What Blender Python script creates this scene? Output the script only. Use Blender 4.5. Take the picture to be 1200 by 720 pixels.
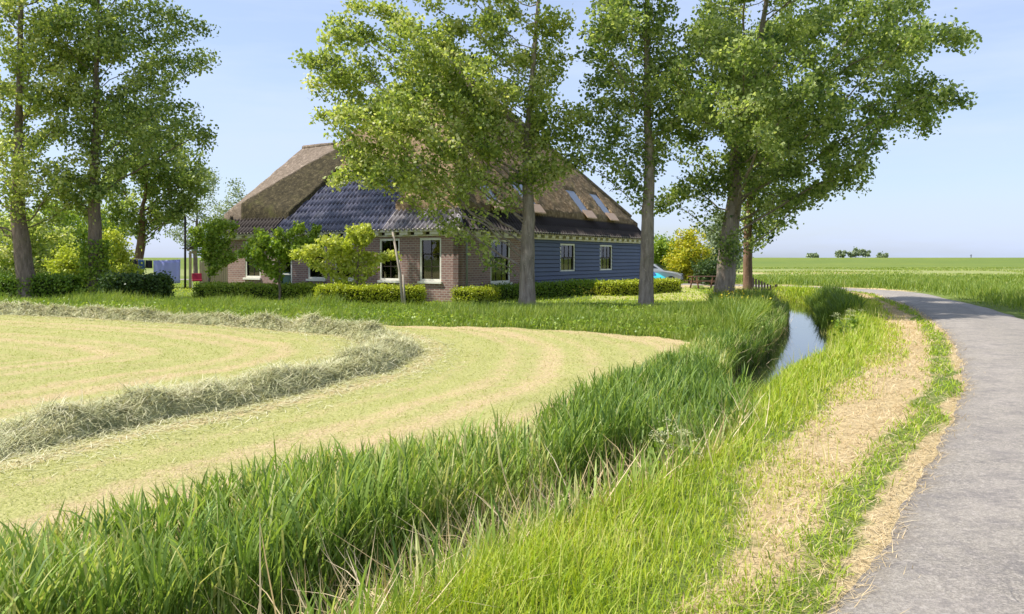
import bpy, bmesh, math, random
import numpy as np
from mathutils import Vector, Matrix

for o in list(bpy.data.objects):
    bpy.data.objects.remove(o)
SC = bpy.context.scene
COL = SC.collection
RAD = math.radians

# ------------------------------------------------------------------ camera
EYE, FOC, CX, HY = 1.8, 900.0, 600.0, 303.0      # eye height; focal length, centre and horizon in 1200x720 pixels
cam_d = bpy.data.cameras.new('camera')
cam_d.sensor_width = 36.0
cam_d.lens = 36.0 * FOC / 1200.0
cam_d.shift_y = -(360.0 - HY) / 1200.0
cam_d.clip_start, cam_d.clip_end = 0.1, 9000.0
cam = bpy.data.objects.new('camera', cam_d)
COL.objects.link(cam)
cam.location = (0, 0, EYE)
cam.rotation_euler = (RAD(90), 0, 0)
SC.camera = cam

# ------------------------------------------------------------------ light
SUN_EL, SUN_AZ = 54.0, 181.0      # azimuth measured counter-clockwise from +x: the sun stands to the left
sun_dir = Vector((math.cos(RAD(SUN_AZ)) * math.cos(RAD(SUN_EL)), math.sin(RAD(SUN_AZ)) * math.cos(RAD(SUN_EL)), math.sin(RAD(SUN_EL))))
sl = bpy.data.lights.new('sun', 'SUN')
sl.energy, sl.angle, sl.color = 5.0, RAD(0.5), (1.0, 0.96, 0.89)
sun = bpy.data.objects.new('sun', sl)
COL.objects.link(sun)
sun.location = sun_dir * 60
sun.rotation_euler = sun_dir.to_track_quat('Z', 'Y').to_euler()

world = bpy.data.worlds.new('World')
SC.world = world
world.use_nodes = True
wt = world.node_tree
wt.nodes.clear()
w_out = wt.nodes.new('ShaderNodeOutputWorld')
w_bg = wt.nodes.new('ShaderNodeBackground')
w_bg.inputs['Strength'].default_value = 0.13
w_sky = wt.nodes.new('ShaderNodeTexSky')
w_sky.sky_type = 'NISHITA'
w_sky.sun_disc = False
w_sky.sun_elevation = RAD(SUN_EL)
w_sky.sun_rotation = RAD(90.0 - SUN_AZ)
w_sky.air_density, w_sky.dust_density, w_sky.ozone_density = 1.0, 1.2, 2.0
# thin high cloud veil over the whole sky
w_tc = wt.nodes.new('ShaderNodeTexCoord')
w_map = wt.nodes.new('ShaderNodeMapping')
w_map.inputs['Scale'].default_value = (1.0, 1.6, 7.0)
w_no = wt.nodes.new('ShaderNodeTexNoise')
w_no.inputs['Scale'].default_value = 2.2
w_no.inputs['Detail'].default_value = 6
w_no.inputs['Roughness'].default_value = 0.55
w_rmp = wt.nodes.new('ShaderNodeMapRange')
w_rmp.inputs[1].default_value, w_rmp.inputs[2].default_value = 0.38, 0.72
w_rmp.inputs[3].default_value, w_rmp.inputs[4].default_value = 0.42, 0.9
w_mix = wt.nodes.new('ShaderNodeMixRGB')
w_mix.inputs[2].default_value = (3.9, 4.6, 6.4, 1)
L = wt.links.new
L(w_tc.outputs['Generated'], w_map.inputs[0])
L(w_map.outputs[0], w_no.inputs['Vector'])
L(w_no.outputs['Fac'], w_rmp.inputs[0])
L(w_rmp.outputs[0], w_mix.inputs[0])
L(w_sky.outputs[0], w_mix.inputs[1])
L(w_mix.outputs[0], w_bg.inputs[0])
L(w_bg.outputs[0], w_out.inputs[0])

SC.view_settings.view_transform = 'Standard'
SC.view_settings.look = 'None'
SC.view_settings.exposure = 0.5
SC.view_settings.gamma = 1.0
SC.view_settings.use_curve_mapping = False
SC.render.engine = 'CYCLES'

rng = np.random.default_rng(7)
random.seed(7)

# ------------------------------------------------------------------ helpers
def W(px, py, z=0.0):
    """world point at height z seen at photograph pixel px, py (used for laying out the plan only)"""
    d = FOC * (EYE - z) / (py - HY)
    return ((px - CX) / FOC * d, d)

def tag(o, label=None, cat=None, group=None, kind=None):
    if label: o['label'] = label
    if cat: o['category'] = cat
    if group: o['group'] = group
    if kind: o['kind'] = kind
    return o

def empty(name, loc=(0, 0, 0), rz=0.0, parent=None):
    o = bpy.data.objects.new(name, None)
    o.empty_display_size = 0.3
    COL.objects.link(o)
    o.location = loc
    o.rotation_euler = (0, 0, rz)
    o.parent = parent
    return o

def link(name, me, mat=None, parent=None, loc=None, rot=None):
    o = bpy.data.objects.new(name, me)
    COL.objects.link(o)
    if mat and not me.materials: me.materials.append(mat)
    if parent: o.parent = parent
    if loc is not None: o.location = loc
    if rot is not None: o.rotation_euler = rot
    return o

class MB:
    """collects simple shapes into one mesh"""
    def __init__(s): s.v, s.f = [], []
    def add(s, vs, fs):
        b = len(s.v); s.v += [tuple(p) for p in vs]; s.f += [tuple(b + i for i in f) for f in fs]; return s
    def box(s, x0, x1, y0, y1, z0, z1):
        return s.add([(x0,y0,z0),(x1,y0,z0),(x1,y1,z0),(x0,y1,z0),(x0,y0,z1),(x1,y0,z1),(x1,y1,z1),(x0,y1,z1)],
                     [(0,3,2,1),(4,5,6,7),(0,1,5,4),(1,2,6,5),(2,3,7,6),(3,0,4,7)])
    def tube(s, pts, rad, n=8, cap=True):
        pts = [Vector(p) for p in pts]
        rad = rad if hasattr(rad, '__len__') else [rad] * len(pts)
        b = len(s.v); ref = None
        for i, p in enumerate(pts):
            t = (pts[min(i+1, len(pts)-1)] - pts[max(i-1, 0)]).normalized()
            if ref is None: ref = t.orthogonal().normalized()
            ref = (ref - t * ref.dot(t)).normalized()
            q = t.cross(ref)
            for k in range(n):
                a = 2 * math.pi * k / n
                s.v.append(tuple(p + (ref * math.cos(a) + q * math.sin(a)) * rad[i]))
        for i in range(len(pts) - 1):
            for k in range(n):
                k2 = (k + 1) % n
                s.f.append((b+i*n+k, b+i*n+k2, b+(i+1)*n+k2, b+(i+1)*n+k))
        if cap:
            s.f.append(tuple(b + k for k in reversed(range(n))))
            s.f.append(tuple(b + (len(pts)-1)*n + k for k in range(n)))
        return s
    def prism(s, poly, y0, y1):
        """polygon in xz extruded along y"""
        n = len(poly)
        vs = [(x, y0, z) for x, z in poly] + [(x, y1, z) for x, z in poly]
        fs = [tuple(range(n)), tuple(reversed(range(n, 2*n)))] + [((i+1) % n, i, n+i, n+(i+1) % n) for i in range(n)]
        return s.add(vs, fs)
    def mesh(s, name, smooth=False):
        me = bpy.data.meshes.new(name)
        me.from_pydata(s.v, [], s.f)
        if smooth:
            for p in me.polygons: p.use_smooth = True
        me.update()
        return me
    def build(s, name, mat, parent=None, smooth=False, loc=None, rot=None, bevel=0):
        o = link(name, s.mesh(name, smooth), mat, parent, loc, rot)
        if bevel:
            m = o.modifiers.new('bevel', 'BEVEL'); m.width = bevel; m.segments = 2; m.limit_method = 'ANGLE'
        return o

def np_mesh(name, V, faces, attrs=None, smooth=False):
    """faces: list of int arrays (n,3) or (n,4)"""
    me = bpy.data.meshes.new(name)
    V = np.ascontiguousarray(V, dtype=np.float32)
    me.vertices.add(len(V)); me.vertices.foreach_set('co', V.ravel())
    faces = [np.asarray(f, dtype=np.int32) for f in faces if len(f)]
    idx = np.concatenate([f.ravel() for f in faces])
    sizes = np.concatenate([np.full(len(f), f.shape[1], dtype=np.int32) for f in faces])
    starts = np.zeros(len(sizes), dtype=np.int32); starts[1:] = np.cumsum(sizes)[:-1]
    me.loops.add(len(idx)); me.loops.foreach_set('vertex_index', idx)
    me.polygons.add(len(sizes)); me.polygons.foreach_set('loop_start', starts)
    if smooth: me.polygons.foreach_set('use_smooth', np.ones(len(sizes), dtype=bool))
    for k, a in (attrs or {}).items():
        at = me.attributes.new(k, 'FLOAT', 'POINT')
        at.data.foreach_set('value', np.ascontiguousarray(a, dtype=np.float32))
    me.update(calc_edges=True)
    return me

def sstep(a, b, x):
    t = np.clip((x - a) / (b - a), 0, 1)
    return t * t * (3 - 2 * t)

def polyd(P, poly):
    """distance to an open polyline, arclength there, and side (+1 right of travel)"""
    poly = np.asarray(poly, float)
    best = np.full(len(P), 1e9); arc = np.zeros(len(P)); side = np.ones(len(P)); s0 = 0.0
    for a, b in zip(poly[:-1], poly[1:]):
        ab = b - a; l = np.hypot(*ab)
        ap = P - a
        t = np.clip((ap @ ab) / (l * l), 0, 1)
        q = ap - t[:, None] * ab
        d = np.hypot(q[:, 0], q[:, 1])
        m = d < best
        best[m] = d[m]; arc[m] = (s0 + t * l)[m]
        cr = ab[0] * ap[:, 1] - ab[1] * ap[:, 0]
        side[m] = np.where(cr[m] < 0, 1, -1)
        s0 += l
    return best, arc, side

def inpoly(P, poly):
    poly = np.asarray(poly, float); n = len(poly)
    r = np.zeros(len(P), bool); j = n - 1
    for i in range(n):
        xi, yi = poly[i]; xj, yj = poly[j]
        c = ((yi > P[:, 1]) != (yj > P[:, 1])) & (P[:, 0] < (xj - xi) * (P[:, 1] - yi) / (yj - yi + 1e-12) + xi)
        r ^= c; j = i
    return r

def smooth_line(pts, n=6):
    """Catmull-Rom through the points"""
    p = [np.array(q, float) for q in pts]
    p = [2 * p[0] - p[1]] + p + [2 * p[-1] - p[-2]]
    out = []
    for i in range(1, len(p) - 2):
        for k in range(n):
            t = k / n
            out.append(0.5 * ((2*p[i]) + (-p[i-1]+p[i+1])*t + (2*p[i-1]-5*p[i]+4*p[i+1]-p[i+2])*t*t + (-p[i-1]+3*p[i]-3*p[i+1]+p[i+2])*t**3))
    out.append(p[-2])
    return np.array(out)

def vnoise(P, scale, seed=0):
    """cheap smooth 2-D value noise in -1..1"""
    r = np.random.default_rng(seed); T = r.uniform(-1, 1, (64, 64))
    q = P * scale; i = np.floor(q).astype(int); f = q - i; f = f * f * (3 - 2 * f)
    a = T[i[:,0] % 64, i[:,1] % 64]; b = T[(i[:,0]+1) % 64, i[:,1] % 64]
    c = T[i[:,0] % 64, (i[:,1]+1) % 64]; d = T[(i[:,0]+1) % 64, (i[:,1]+1) % 64]
    return (a*(1-f[:,0]) + b*f[:,0])*(1-f[:,1]) + (c*(1-f[:,0]) + d*f[:,0])*f[:,1]

# ------------------------------------------------------------------ materials
class NT:
    def __init__(s, name):
        s.m = bpy.data.materials.new(name); s.m.use_nodes = True
        s.t = s.m.node_tree; s.t.nodes.clear()
        s.out = s.n('OutputMaterial')
    def n(s, typ, **kw):
        nd = s.t.nodes.new('ShaderNode' + typ)
        for k, v in kw.items():
            if k in nd.inputs: nd.inputs[k].default_value = v
            else: setattr(nd, k, v)
        return nd
    def l(s, a, b): s.t.links.new(a, b)
    def coord(s, scale=(1, 1, 1), kind='Object'):
        tc = s.n('TexCoord'); mp = s.n('Mapping'); mp.inputs['Scale'].default_value = scale
        s.l(tc.outputs[kind], mp.inputs[0]); return mp.outputs[0]
    def noise(s, vec, scale, detail=4, rough=0.55):
        nd = s.n('TexNoise'); nd.inputs['Scale'].default_value = scale; nd.inputs['Detail'].default_value = detail
        nd.inputs['Roughness'].default_value = rough
        s.l(vec, nd.inputs['Vector']); return nd.outputs['Fac']
    def ramp(s, fac, stops):
        nd = s.n('ValToRGB'); e = nd.color_ramp.elements
        while len(e) < len(stops): e.new(0.5)
        for el, (p, c) in zip(e, stops):
            el.position = p; el.color = (*c, 1) if len(c) == 3 else c
        s.l(fac, nd.inputs[0]); return nd.outputs[0]
    def val(s, fac, lo, hi, a=0.0, b=1.0):
        nd = s.n('MapRange'); s.l(fac, nd.inputs[0])
        for i, v in enumerate((lo, hi, a, b)): nd.inputs[i+1].default_value = v
        return nd.outputs[0]
    def mix(s, fac, a, b, mode='MIX'):
        nd = s.n('MixRGB', blend_type=mode)
        for i, v in enumerate((fac, a, b)):
            if hasattr(v, 'links'): s.l(v, nd.inputs[i])
            elif i == 0: nd.inputs[0].default_value = v
            else: nd.inputs[i].default_value = (*v, 1)
        return nd.outputs[0]
    def math(s, op, a, b=0.0):
        nd = s.n('Math', operation=op)
        for i, v in enumerate((a, b)):
            if hasattr(v, 'links'): s.l(v, nd.inputs[i])
            else: nd.inputs[i].default_value = v
        return nd.outputs[0]
    def attr(s, name):
        nd = s.n('Attribute'); nd.attribute_name = name; return nd.outputs['Fac']
    def bump(s, h, strength=0.3, dist=0.02):
        nd = s.n('Bump'); nd.inputs['Strength'].default_value = strength; nd.inputs['Distance'].default_value = dist
        s.l(h, nd.inputs['Height']); return nd.outputs[0]
    def surf(s, col, rough=0.8, spec=0.25, metal=0.0, normal=None, trans=None):
        p = s.n('BsdfPrincipled')
        if hasattr(col, 'links'): s.l(col, p.inputs['Base Color'])
        else: p.inputs['Base Color'].default_value = (*col, 1)
        if hasattr(rough, 'links'): s.l(rough, p.inputs['Roughness'])
        else: p.inputs['Roughness'].default_value = rough
        p.inputs['Specular IOR Level'].default_value = spec
        p.inputs['Metallic'].default_value = metal
        if normal: s.l(normal, p.inputs['Normal'])
        sh = p.outputs[0]
        if trans:
            t = s.n('BsdfTranslucent')
            if hasattr(trans[1], 'links'): s.l(trans[1], t.inputs[0])
            else: t.inputs[0].default_value = (*trans[1], 1)
            mx = s.n('MixShader'); mx.inputs[0].default_value = trans[0]
            s.l(sh, mx.inputs[1]); s.l(t.outputs[0], mx.inputs[2]); sh = mx.outputs[0]
        s.l(sh, s.out.inputs['Surface'])
        return s.m

def leaf_mat(name, stops, trans=0.4, tmul=(1.3, 1.28, 0.65), rough=0.45, spec=0.35, noise_scale=0.6):
    """leaf or blade colour from the per-leaf value 'rnd', shifted by a slow noise in space"""
    g = NT(name)
    f = g.math('ADD', g.attr('rnd'), g.math('MULTIPLY', g.math('SUBTRACT', g.noise(g.coord(), noise_scale, 2), 0.5), 0.7))
    c = g.ramp(f, stops)
    t = g.mix(1.0, c, tmul, 'MULTIPLY')
    return g.surf(c, rough, spec, trans=(trans, t))

def plain(name, col, rough=0.6, spec=0.3, metal=0.0, var=0.12, scale=6.0, bump=0.0):
    g = NT(name); n = g.noise(g.coord(), scale, 5)
    c = g.mix(n, tuple(x * (1 - var) for x in col), tuple(min(1, x * (1 + var)) for x in col))
    nb = g.bump(n, bump, 0.02) if bump else None
    return g.surf(c, rough, spec, metal, nb)

M = {}
# poplar leaves, grass and reeds
M['poplar'] = leaf_mat('poplar_leaf', [(0.0, (0.08, 0.135, 0.035)), (0.35, (0.24, 0.315, 0.07)), (0.7, (0.43, 0.50, 0.135)), (1.0, (0.62, 0.62, 0.33))], 0.5, rough=0.42, spec=0.32)
M['poplar_dark'] = leaf_mat('poplar_leaf_dark', [(0.0, (0.06, 0.115, 0.035)), (0.5, (0.225, 0.305, 0.07)), (1.0, (0.50, 0.56, 0.23))], 0.5, rough=0.42, spec=0.32)
M['lime'] = leaf_mat('lime_leaf', [(0.0, (0.12, 0.21, 0.02)), (0.5, (0.25, 0.36, 0.04)), (1.0, (0.40, 0.48, 0.08))], 0.4)
M['lime_young'] = leaf_mat('young_lime_leaf', [(0.0, (0.26, 0.33, 0.03)), (0.5, (0.45, 0.51, 0.07)), (1.0, (0.60, 0.61, 0.16))], 0.4)
M['golden'] = leaf_mat('golden_leaf', [(0.0, (0.20, 0.28, 0.02)), (0.5, (0.46, 0.46, 0.03)), (1.0, (0.68, 0.54, 0.03))], 0.35)
M['willow'] = leaf_mat('willow_leaf', [(0.0, (0.17, 0.22, 0.13)), (0.5, (0.27, 0.33, 0.20)), (1.0, (0.38, 0.43, 0.27))], 0.3)
M['bush'] = leaf_mat('shrub_leaf', [(0.0, (0.03, 0.06, 0.015)), (0.5, (0.06, 0.11, 0.025)), (1.0, (0.12, 0.17, 0.04))], 0.3)
M['box'] = leaf_mat('box_hedge_leaf', [(0.0, (0.09, 0.17, 0.015)), (0.5, (0.17, 0.28, 0.025)), (1.0, (0.28, 0.37, 0.05))], 0.3)
M['box_sunlit_yellow'] = leaf_mat('sunlit_yellow_hedge_leaf', [(0.0, (0.22, 0.29, 0.02)), (0.5, (0.40, 0.46, 0.03)), (1.0, (0.54, 0.54, 0.06))], 0.3)  # box hedge leaf with yellow sunlight put into its colour
M['reed'] = leaf_mat('reed_blade', [(0.0, (0.08, 0.155, 0.03)), (0.45, (0.21, 0.31, 0.058)), (0.8, (0.33, 0.44, 0.095)), (1.0, (0.55, 0.54, 0.23))], 0.38, rough=0.48, spec=0.28)
M['verge'] = leaf_mat('verge_grass', [(0.0, (0.18, 0.28, 0.02)), (0.4, (0.32, 0.43, 0.03)), (0.8, (0.46, 0.52, 0.05)), (1.0, (0.60, 0.56, 0.20))], 0.4, rough=0.5)
M['meadow'] = leaf_mat('tall_grass', [(0.0, (0.09, 0.16, 0.025)), (0.5, (0.20, 0.285, 0.04)), (0.9, (0.33, 0.39, 0.07)), (1.0, (0.47, 0.46, 0.17))], 0.4, rough=0.5)
M['stubble'] = leaf_mat('stubble_blade', [(0.0, (0.29, 0.32, 0.06)), (0.4, (0.42, 0.42, 0.12)), (0.7, (0.55, 0.50, 0.22)), (1.0, (0.66, 0.56, 0.33))], 0.25, (1.1, 1.1, 0.8), rough=0.7, spec=0.15)
M['hay'] = leaf_mat('hay', [(0.0, (0.26, 0.28, 0.13)), (0.45, (0.44, 0.44, 0.23)), (0.8, (0.58, 0.55, 0.33)), (1.0, (0.70, 0.65, 0.45))], 0.15, (1.1, 1.0, 0.7), rough=0.7, spec=0.15, noise_scale=1.4)
M['straw'] = leaf_mat('dry_cut_grass', [(0.0, (0.40, 0.29, 0.13)), (0.5, (0.58, 0.44, 0.24)), (1.0, (0.73, 0.60, 0.39))], 0.15, (1.1, 1.0, 0.7), rough=0.75, spec=0.1)
M['umbel'] = leaf_mat('umbel_floret', [(0.0, (0.42, 0.45, 0.16)), (1.0, (0.68, 0.68, 0.42))], 0.3, (1, 1, 0.9))
M['yellow_flower'] = leaf_mat('yellow_petal', [(0.0, (0.55, 0.40, 0.02)), (1.0, (0.75, 0.62, 0.06))], 0.25, (1, 1, 0.9))

def bark_mat(name, a, b, green=0.25):
    g = NT(name); v = g.coord((1, 1, 0.22))
    n1 = g.noise(v, 9, 6, 0.65); n2 = g.noise(g.coord(), 1.3, 3)
    c = g.ramp(n1, [(0.3, a), (0.72, b)])
    c = g.mix(g.val(n2, 0.5, 0.75, 0, green), c, (0.10, 0.12, 0.04))
    n3 = g.noise(g.coord((1, 1, 1)), 14, 3)
    c = g.mix(g.val(n3, 0.62, 0.75, 0, 0.5), c, tuple(min(1, x * 1.7) for x in b))
    return g.surf(c, 0.9, 0.15, normal=g.bump(n1, 0.9, 0.06))
M['bark'] = bark_mat('poplar_bark', (0.16, 0.125, 0.095), (0.42, 0.345, 0.275))
M['bark_dark'] = bark_mat('brown_bark', (0.10, 0.078, 0.06), (0.30, 0.23, 0.185))
M['bark_red'] = bark_mat('red_brown_bark', (0.12, 0.07, 0.045), (0.30, 0.19, 0.13), 0.1)

M['white_paint'] = plain('cream_white_paint', (0.74, 0.72, 0.62), 0.5, 0.4, var=0.06, scale=12)
M['cream_paint'] = plain('cream_gutter_paint', (0.62, 0.58, 0.44), 0.5, 0.4, var=0.1, scale=7)
M['dark_wood'] = plain('dark_stained_wood', (0.045, 0.035, 0.03), 0.7, 0.2, var=0.3, scale=9)
M['brown_wood'] = plain('brown_wood', (0.17, 0.085, 0.05), 0.6, 0.25, var=0.25, scale=12)
M['grey_wood'] = plain('weathered_wood', (0.34, 0.29, 0.23), 0.8, 0.2, var=0.25, scale=14, bump=0.3)
M['pale_wood'] = plain('pale_wood', (0.60, 0.48, 0.30), 0.7, 0.2, var=0.18, scale=10)
M['metal_grey'] = plain('zinc_pipe', (0.26, 0.28, 0.30), 0.45, 0.5, 0.4, var=0.1)
g_ = NT('lavender_cotton'); M['sheet'] = g_.surf(g_.mix(g_.noise(g_.coord(), 3, 3), (0.52, 0.53, 0.92), (0.58, 0.60, 0.95)), 0.8, 0.1, trans=(0.5, (0.62, 0.62, 0.95)))
M['dark_cloth'] = plain('dark_cotton', (0.035, 0.035, 0.05), 0.85, 0.1, var=0.3)
M['blue_cloth'] = plain('blue_cotton', (0.08, 0.14, 0.30), 0.85, 0.1, var=0.2)
M['red_cloth'] = plain('red_canvas', (0.32, 0.03, 0.06), 0.8, 0.15, var=0.15)
M['teal'] = plain('teal_tarpaulin', (0.03, 0.42, 0.46), 0.4, 0.4, var=0.15, scale=3)
M['blue_tarp'] = plain('blue_tarpaulin', (0.05, 0.16, 0.40), 0.4, 0.4, var=0.15, scale=3)
M['car_paint'] = plain('silver_car_paint', (0.42, 0.43, 0.42), 0.28, 0.5, 0.55, var=0.02)
M['car_glass'] = plain('tinted_car_glass', (0.03, 0.04, 0.045), 0.08, 0.6, var=0.0)
M['rubber'] = plain('rubber', (0.02, 0.02, 0.02), 0.85, 0.2, var=0.1)
M['brick_tile_pink'] = plain('pale_clay_tile', (0.52, 0.36, 0.26), 0.8, 0.2, var=0.2, scale=9)

def glass_mat():
    g = NT('window_glass')
    n = g.noise(g.coord(), 2.0, 2)
    t = g.n('BsdfTransparent'); t.inputs[0].default_value = (0.72, 0.78, 0.76, 1)
    gl = g.n('BsdfGlossy'); gl.inputs['Roughness'].default_value = 0.03; g.l(g.bump(n, 0.06, 0.02), gl.inputs['Normal'])
    fr = g.n('Fresnel'); fr.inputs['IOR'].default_value = 1.9
    mx = g.n('MixShader'); g.l(fr.outputs[0], mx.inputs[0]); g.l(t.outputs[0], mx.inputs[1]); g.l(gl.outputs[0], mx.inputs[2])
    g.l(mx.outputs[0], g.out.inputs['Surface'])
    return g.m
M['glass'] = glass_mat()
def sky_glass():
    g = NT('skylight_glass'); return g.surf((0.10, 0.12, 0.15), 0.08, 1.0)
M['sky_glass'] = sky_glass()
M['blind'] = plain('pale_roller_blind', (0.55, 0.58, 0.56), 0.8, 0.1, var=0.05)

def brick_mat():
    g = NT('house_brick')
    tc = g.n('TexCoord'); sp = g.n('SeparateXYZ'); cb = g.n('CombineXYZ')
    g.l(tc.outputs['Object'], sp.inputs[0]); g.l(sp.outputs[0], cb.inputs[0]); g.l(sp.outputs[2], cb.inputs[1])
    br = g.n('TexBrick'); g.l(cb.outputs[0], br.inputs['Vector'])
    br.inputs['Scale'].default_value = 1.0
    br.inputs['Brick Width'].default_value = 0.25; br.inputs['Row Height'].default_value = 0.095
    br.inputs['Mortar Size'].default_value = 0.016; br.inputs['Bias'].default_value = -0.1
    br.inputs['Color1'].default_value = (0.33, 0.185, 0.145, 1); br.inputs['Color2'].default_value = (0.19, 0.105, 0.09, 1)
    br.inputs['Mortar'].default_value = (0.40, 0.35, 0.31, 1)
    n = g.noise(g.coord(), 0.8, 5); c = g.mix(g.val(n, 0.35, 0.7, 0, 0.4), br.outputs['Color'], (0.36, 0.24, 0.21))
    n2 = g.noise(g.coord((0.3, 0.3, 9)), 1.0, 3); c = g.mix(g.val(n2, 0.35, 0.65, 0, 0.35), c, (0.17, 0.10, 0.09))
    return g.surf(c, 0.85, 0.2, normal=g.bump(br.outputs['Fac'], -0.6, 0.015))
M['brick'] = brick_mat()

def board_mat():
    g = NT('blue_weatherboard'); n = g.noise(g.coord((0.4, 1, 6)), 5, 5); n2 = g.noise(g.coord(), 0.7, 3)
    c = g.mix(n, (0.045, 0.062, 0.12), (0.075, 0.10, 0.175)); c = g.mix(g.val(n2, 0.45, 0.75, 0, 0.35), c, (0.10, 0.12, 0.175))
    return g.surf(c, 0.55, 0.35, normal=g.bump(n, 0.25, 0.01))
M['blue_board'] = board_mat()

def thatch_mat(name, base, dark, moss, amount):
    g = NT(name); v = g.coord((1, 1, 1))
    n1 = g.noise(v, 16, 6, 0.7); n2 = g.noise(v, 1.1, 5, 0.6); n3 = g.noise(v, 4.2, 4, 0.6)
    c = g.ramp(n1, [(0.28, dark), (0.7, base)])
    c = g.mix(g.val(n3, 0.42, 0.6, 0, 0.7), c, dark)
    c = g.mix(g.val(n2, 0.62 - amount, 0.82 - amount, 0, 0.85), c, moss)
    n4 = g.noise(v, 6.0, 4, 0.7); c = g.mix(g.val(n4, 0.53, 0.66, 0, 0.75), c, tuple(min(1, x * 1.5) for x in base))
    return g.surf(c, 0.95, 0.08, normal=g.bump(n1, 0.9, 0.08))
M['thatch'] = thatch_mat('old_thatch', (0.33, 0.24, 0.145), (0.115, 0.078, 0.042), (0.24, 0.20, 0.08), 0.06)
M['thatch_new'] = thatch_mat('grey_brown_thatch', (0.29, 0.23, 0.18), (0.16, 0.125, 0.095), (0.23, 0.185, 0.12), 0.0)
M['thatch_moss_shade'] = thatch_mat('mossy_shade_thatch', (0.11, 0.09, 0.05), (0.035, 0.03, 0.02), (0.13, 0.125, 0.045), 0.06)  # moss, darkened to carry the shade of the band's right-facing side

def tile_mat(name, a, b, rough, moss=0.0):
    g = NT(name); n = g.noise(g.coord((3.5, 1.2, 1.2)), 2.0, 4); n2 = g.noise(g.coord(), 1.5, 4)
    c = g.ramp(n, [(0.35, a), (0.65, b)]); c = g.mix(g.val(n2, 0.5, 0.75, 0, 0.5 + moss), c, (0.14, 0.13, 0.12))
    return g.surf(c, rough, 0.6)
M['tile_blue'] = tile_mat('glazed_blue_tile', (0.022, 0.025, 0.042), (0.10, 0.096, 0.13), 0.24)
M['tile_grey'] = tile_mat('weathered_grey_tile', (0.10, 0.09, 0.10), (0.25, 0.22, 0.22), 0.5, 0.3)

def asphalt_mat():
    g = NT('asphalt'); v = g.coord()
    n1 = g.noise(v, 60, 4, 0.75); n2 = g.noise(v, 0.9, 6, 0.6); n3 = g.noise(v, 5, 5, 0.6)
    c = g.ramp(n1, [(0.3, (0.12, 0.105, 0.09)), (0.5, (0.26, 0.232, 0.195)), (0.72, (0.51, 0.455, 0.38))])
    c = g.mix(g.val(n2, 0.35, 0.68, 0, 0.55), c, (0.32, 0.285, 0.237))
    c = g.mix(g.val(n3, 0.55, 0.75, 0, 0.4), c, (0.165, 0.148, 0.136))
    # long meandering cracks
    tr_ = g.math('MULTIPLY', g.math('ABSOLUTE', g.math('SUBTRACT', g.attr('across'), 0.5)), 2.0)
    trk = g.math('MULTIPLY', g.val(g.math('ABSOLUTE', g.math('SUBTRACT', tr_, 0.55)), 0.05, 0.32, 1, 0), g.val(g.noise(v, 0.8, 4), 0.3, 0.7))
    c = g.mix(g.math('MULTIPLY', trk, 0.4), c, (0.41, 0.36, 0.315))
    c = g.mix(g.math('MULTIPLY', g.val(g.math('ADD', tr_, g.math('MULTIPLY', n3, 0.3)), 0.98, 1.12), 0.6), c, (0.20, 0.165, 0.12))
    wv = g.n('TexNoise'); wv.inputs['Scale'].default_value = 1.2; wv.inputs['Detail'].default_value = 5; g.l(v, wv.inputs['Vector'])
    ad = g.n('MixRGB', blend_type='ADD'); ad.inputs[0].default_value = 0.9; g.l(v, ad.inputs[1]); g.l(wv.outputs['Color'], ad.inputs[2])
    vo = g.n('TexVoronoi', feature='DISTANCE_TO_EDGE'); vo.inputs['Scale'].default_value = 0.55; g.l(ad.outputs[0], vo.inputs['Vector'])
    gate = g.val(g.noise(v, 0.7, 2), 0.45, 0.6, 0, 1)
    crack = g.math('MULTIPLY', g.val(vo.outputs['Distance'], 0.0, 0.010, 1, 0), gate)
    c = g.mix(g.math('MULTIPLY', crack, 0.4), c, (0.10, 0.094, 0.09))
    n5 = g.noise(v, 2.2, 7, 0.65); c = g.mix(g.val(n5, 0.48, 0.68, 0, 0.65), c, (0.16, 0.145, 0.138)); n7 = g.noise(v, 11, 5, 0.7); c = g.mix(g.val(n7, 0.5, 0.66, 0, 0.5), c, (0.15, 0.136, 0.13)); n6 = g.noise(v, 24, 4, 0.7); c = g.mix(g.val(n6, 0.52, 0.68, 0, 0.5), c, (0.49, 0.43, 0.375))
    h = g.math('SUBTRACT', n1, g.math('MULTIPLY', crack, 0.35))
    return g.surf(c, 0.85, 0.25, normal=g.bump(h, 0.9, 0.016))
M['asphalt'] = asphalt_mat()

def water_mat():
    g = NT('ditch_water'); n = g.noise(g.coord((1, 1, 1)), 3.0, 3)
    d = g.noise(g.coord(), 1.7, 4)
    return g.surf(g.mix(g.val(d, 0.5, 0.7), (0.012, 0.014, 0.010), (0.03, 0.035, 0.015)), 0.05, 0.8, normal=g.bump(n, 0.06, 0.02))
M['water'] = water_mat()

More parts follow.
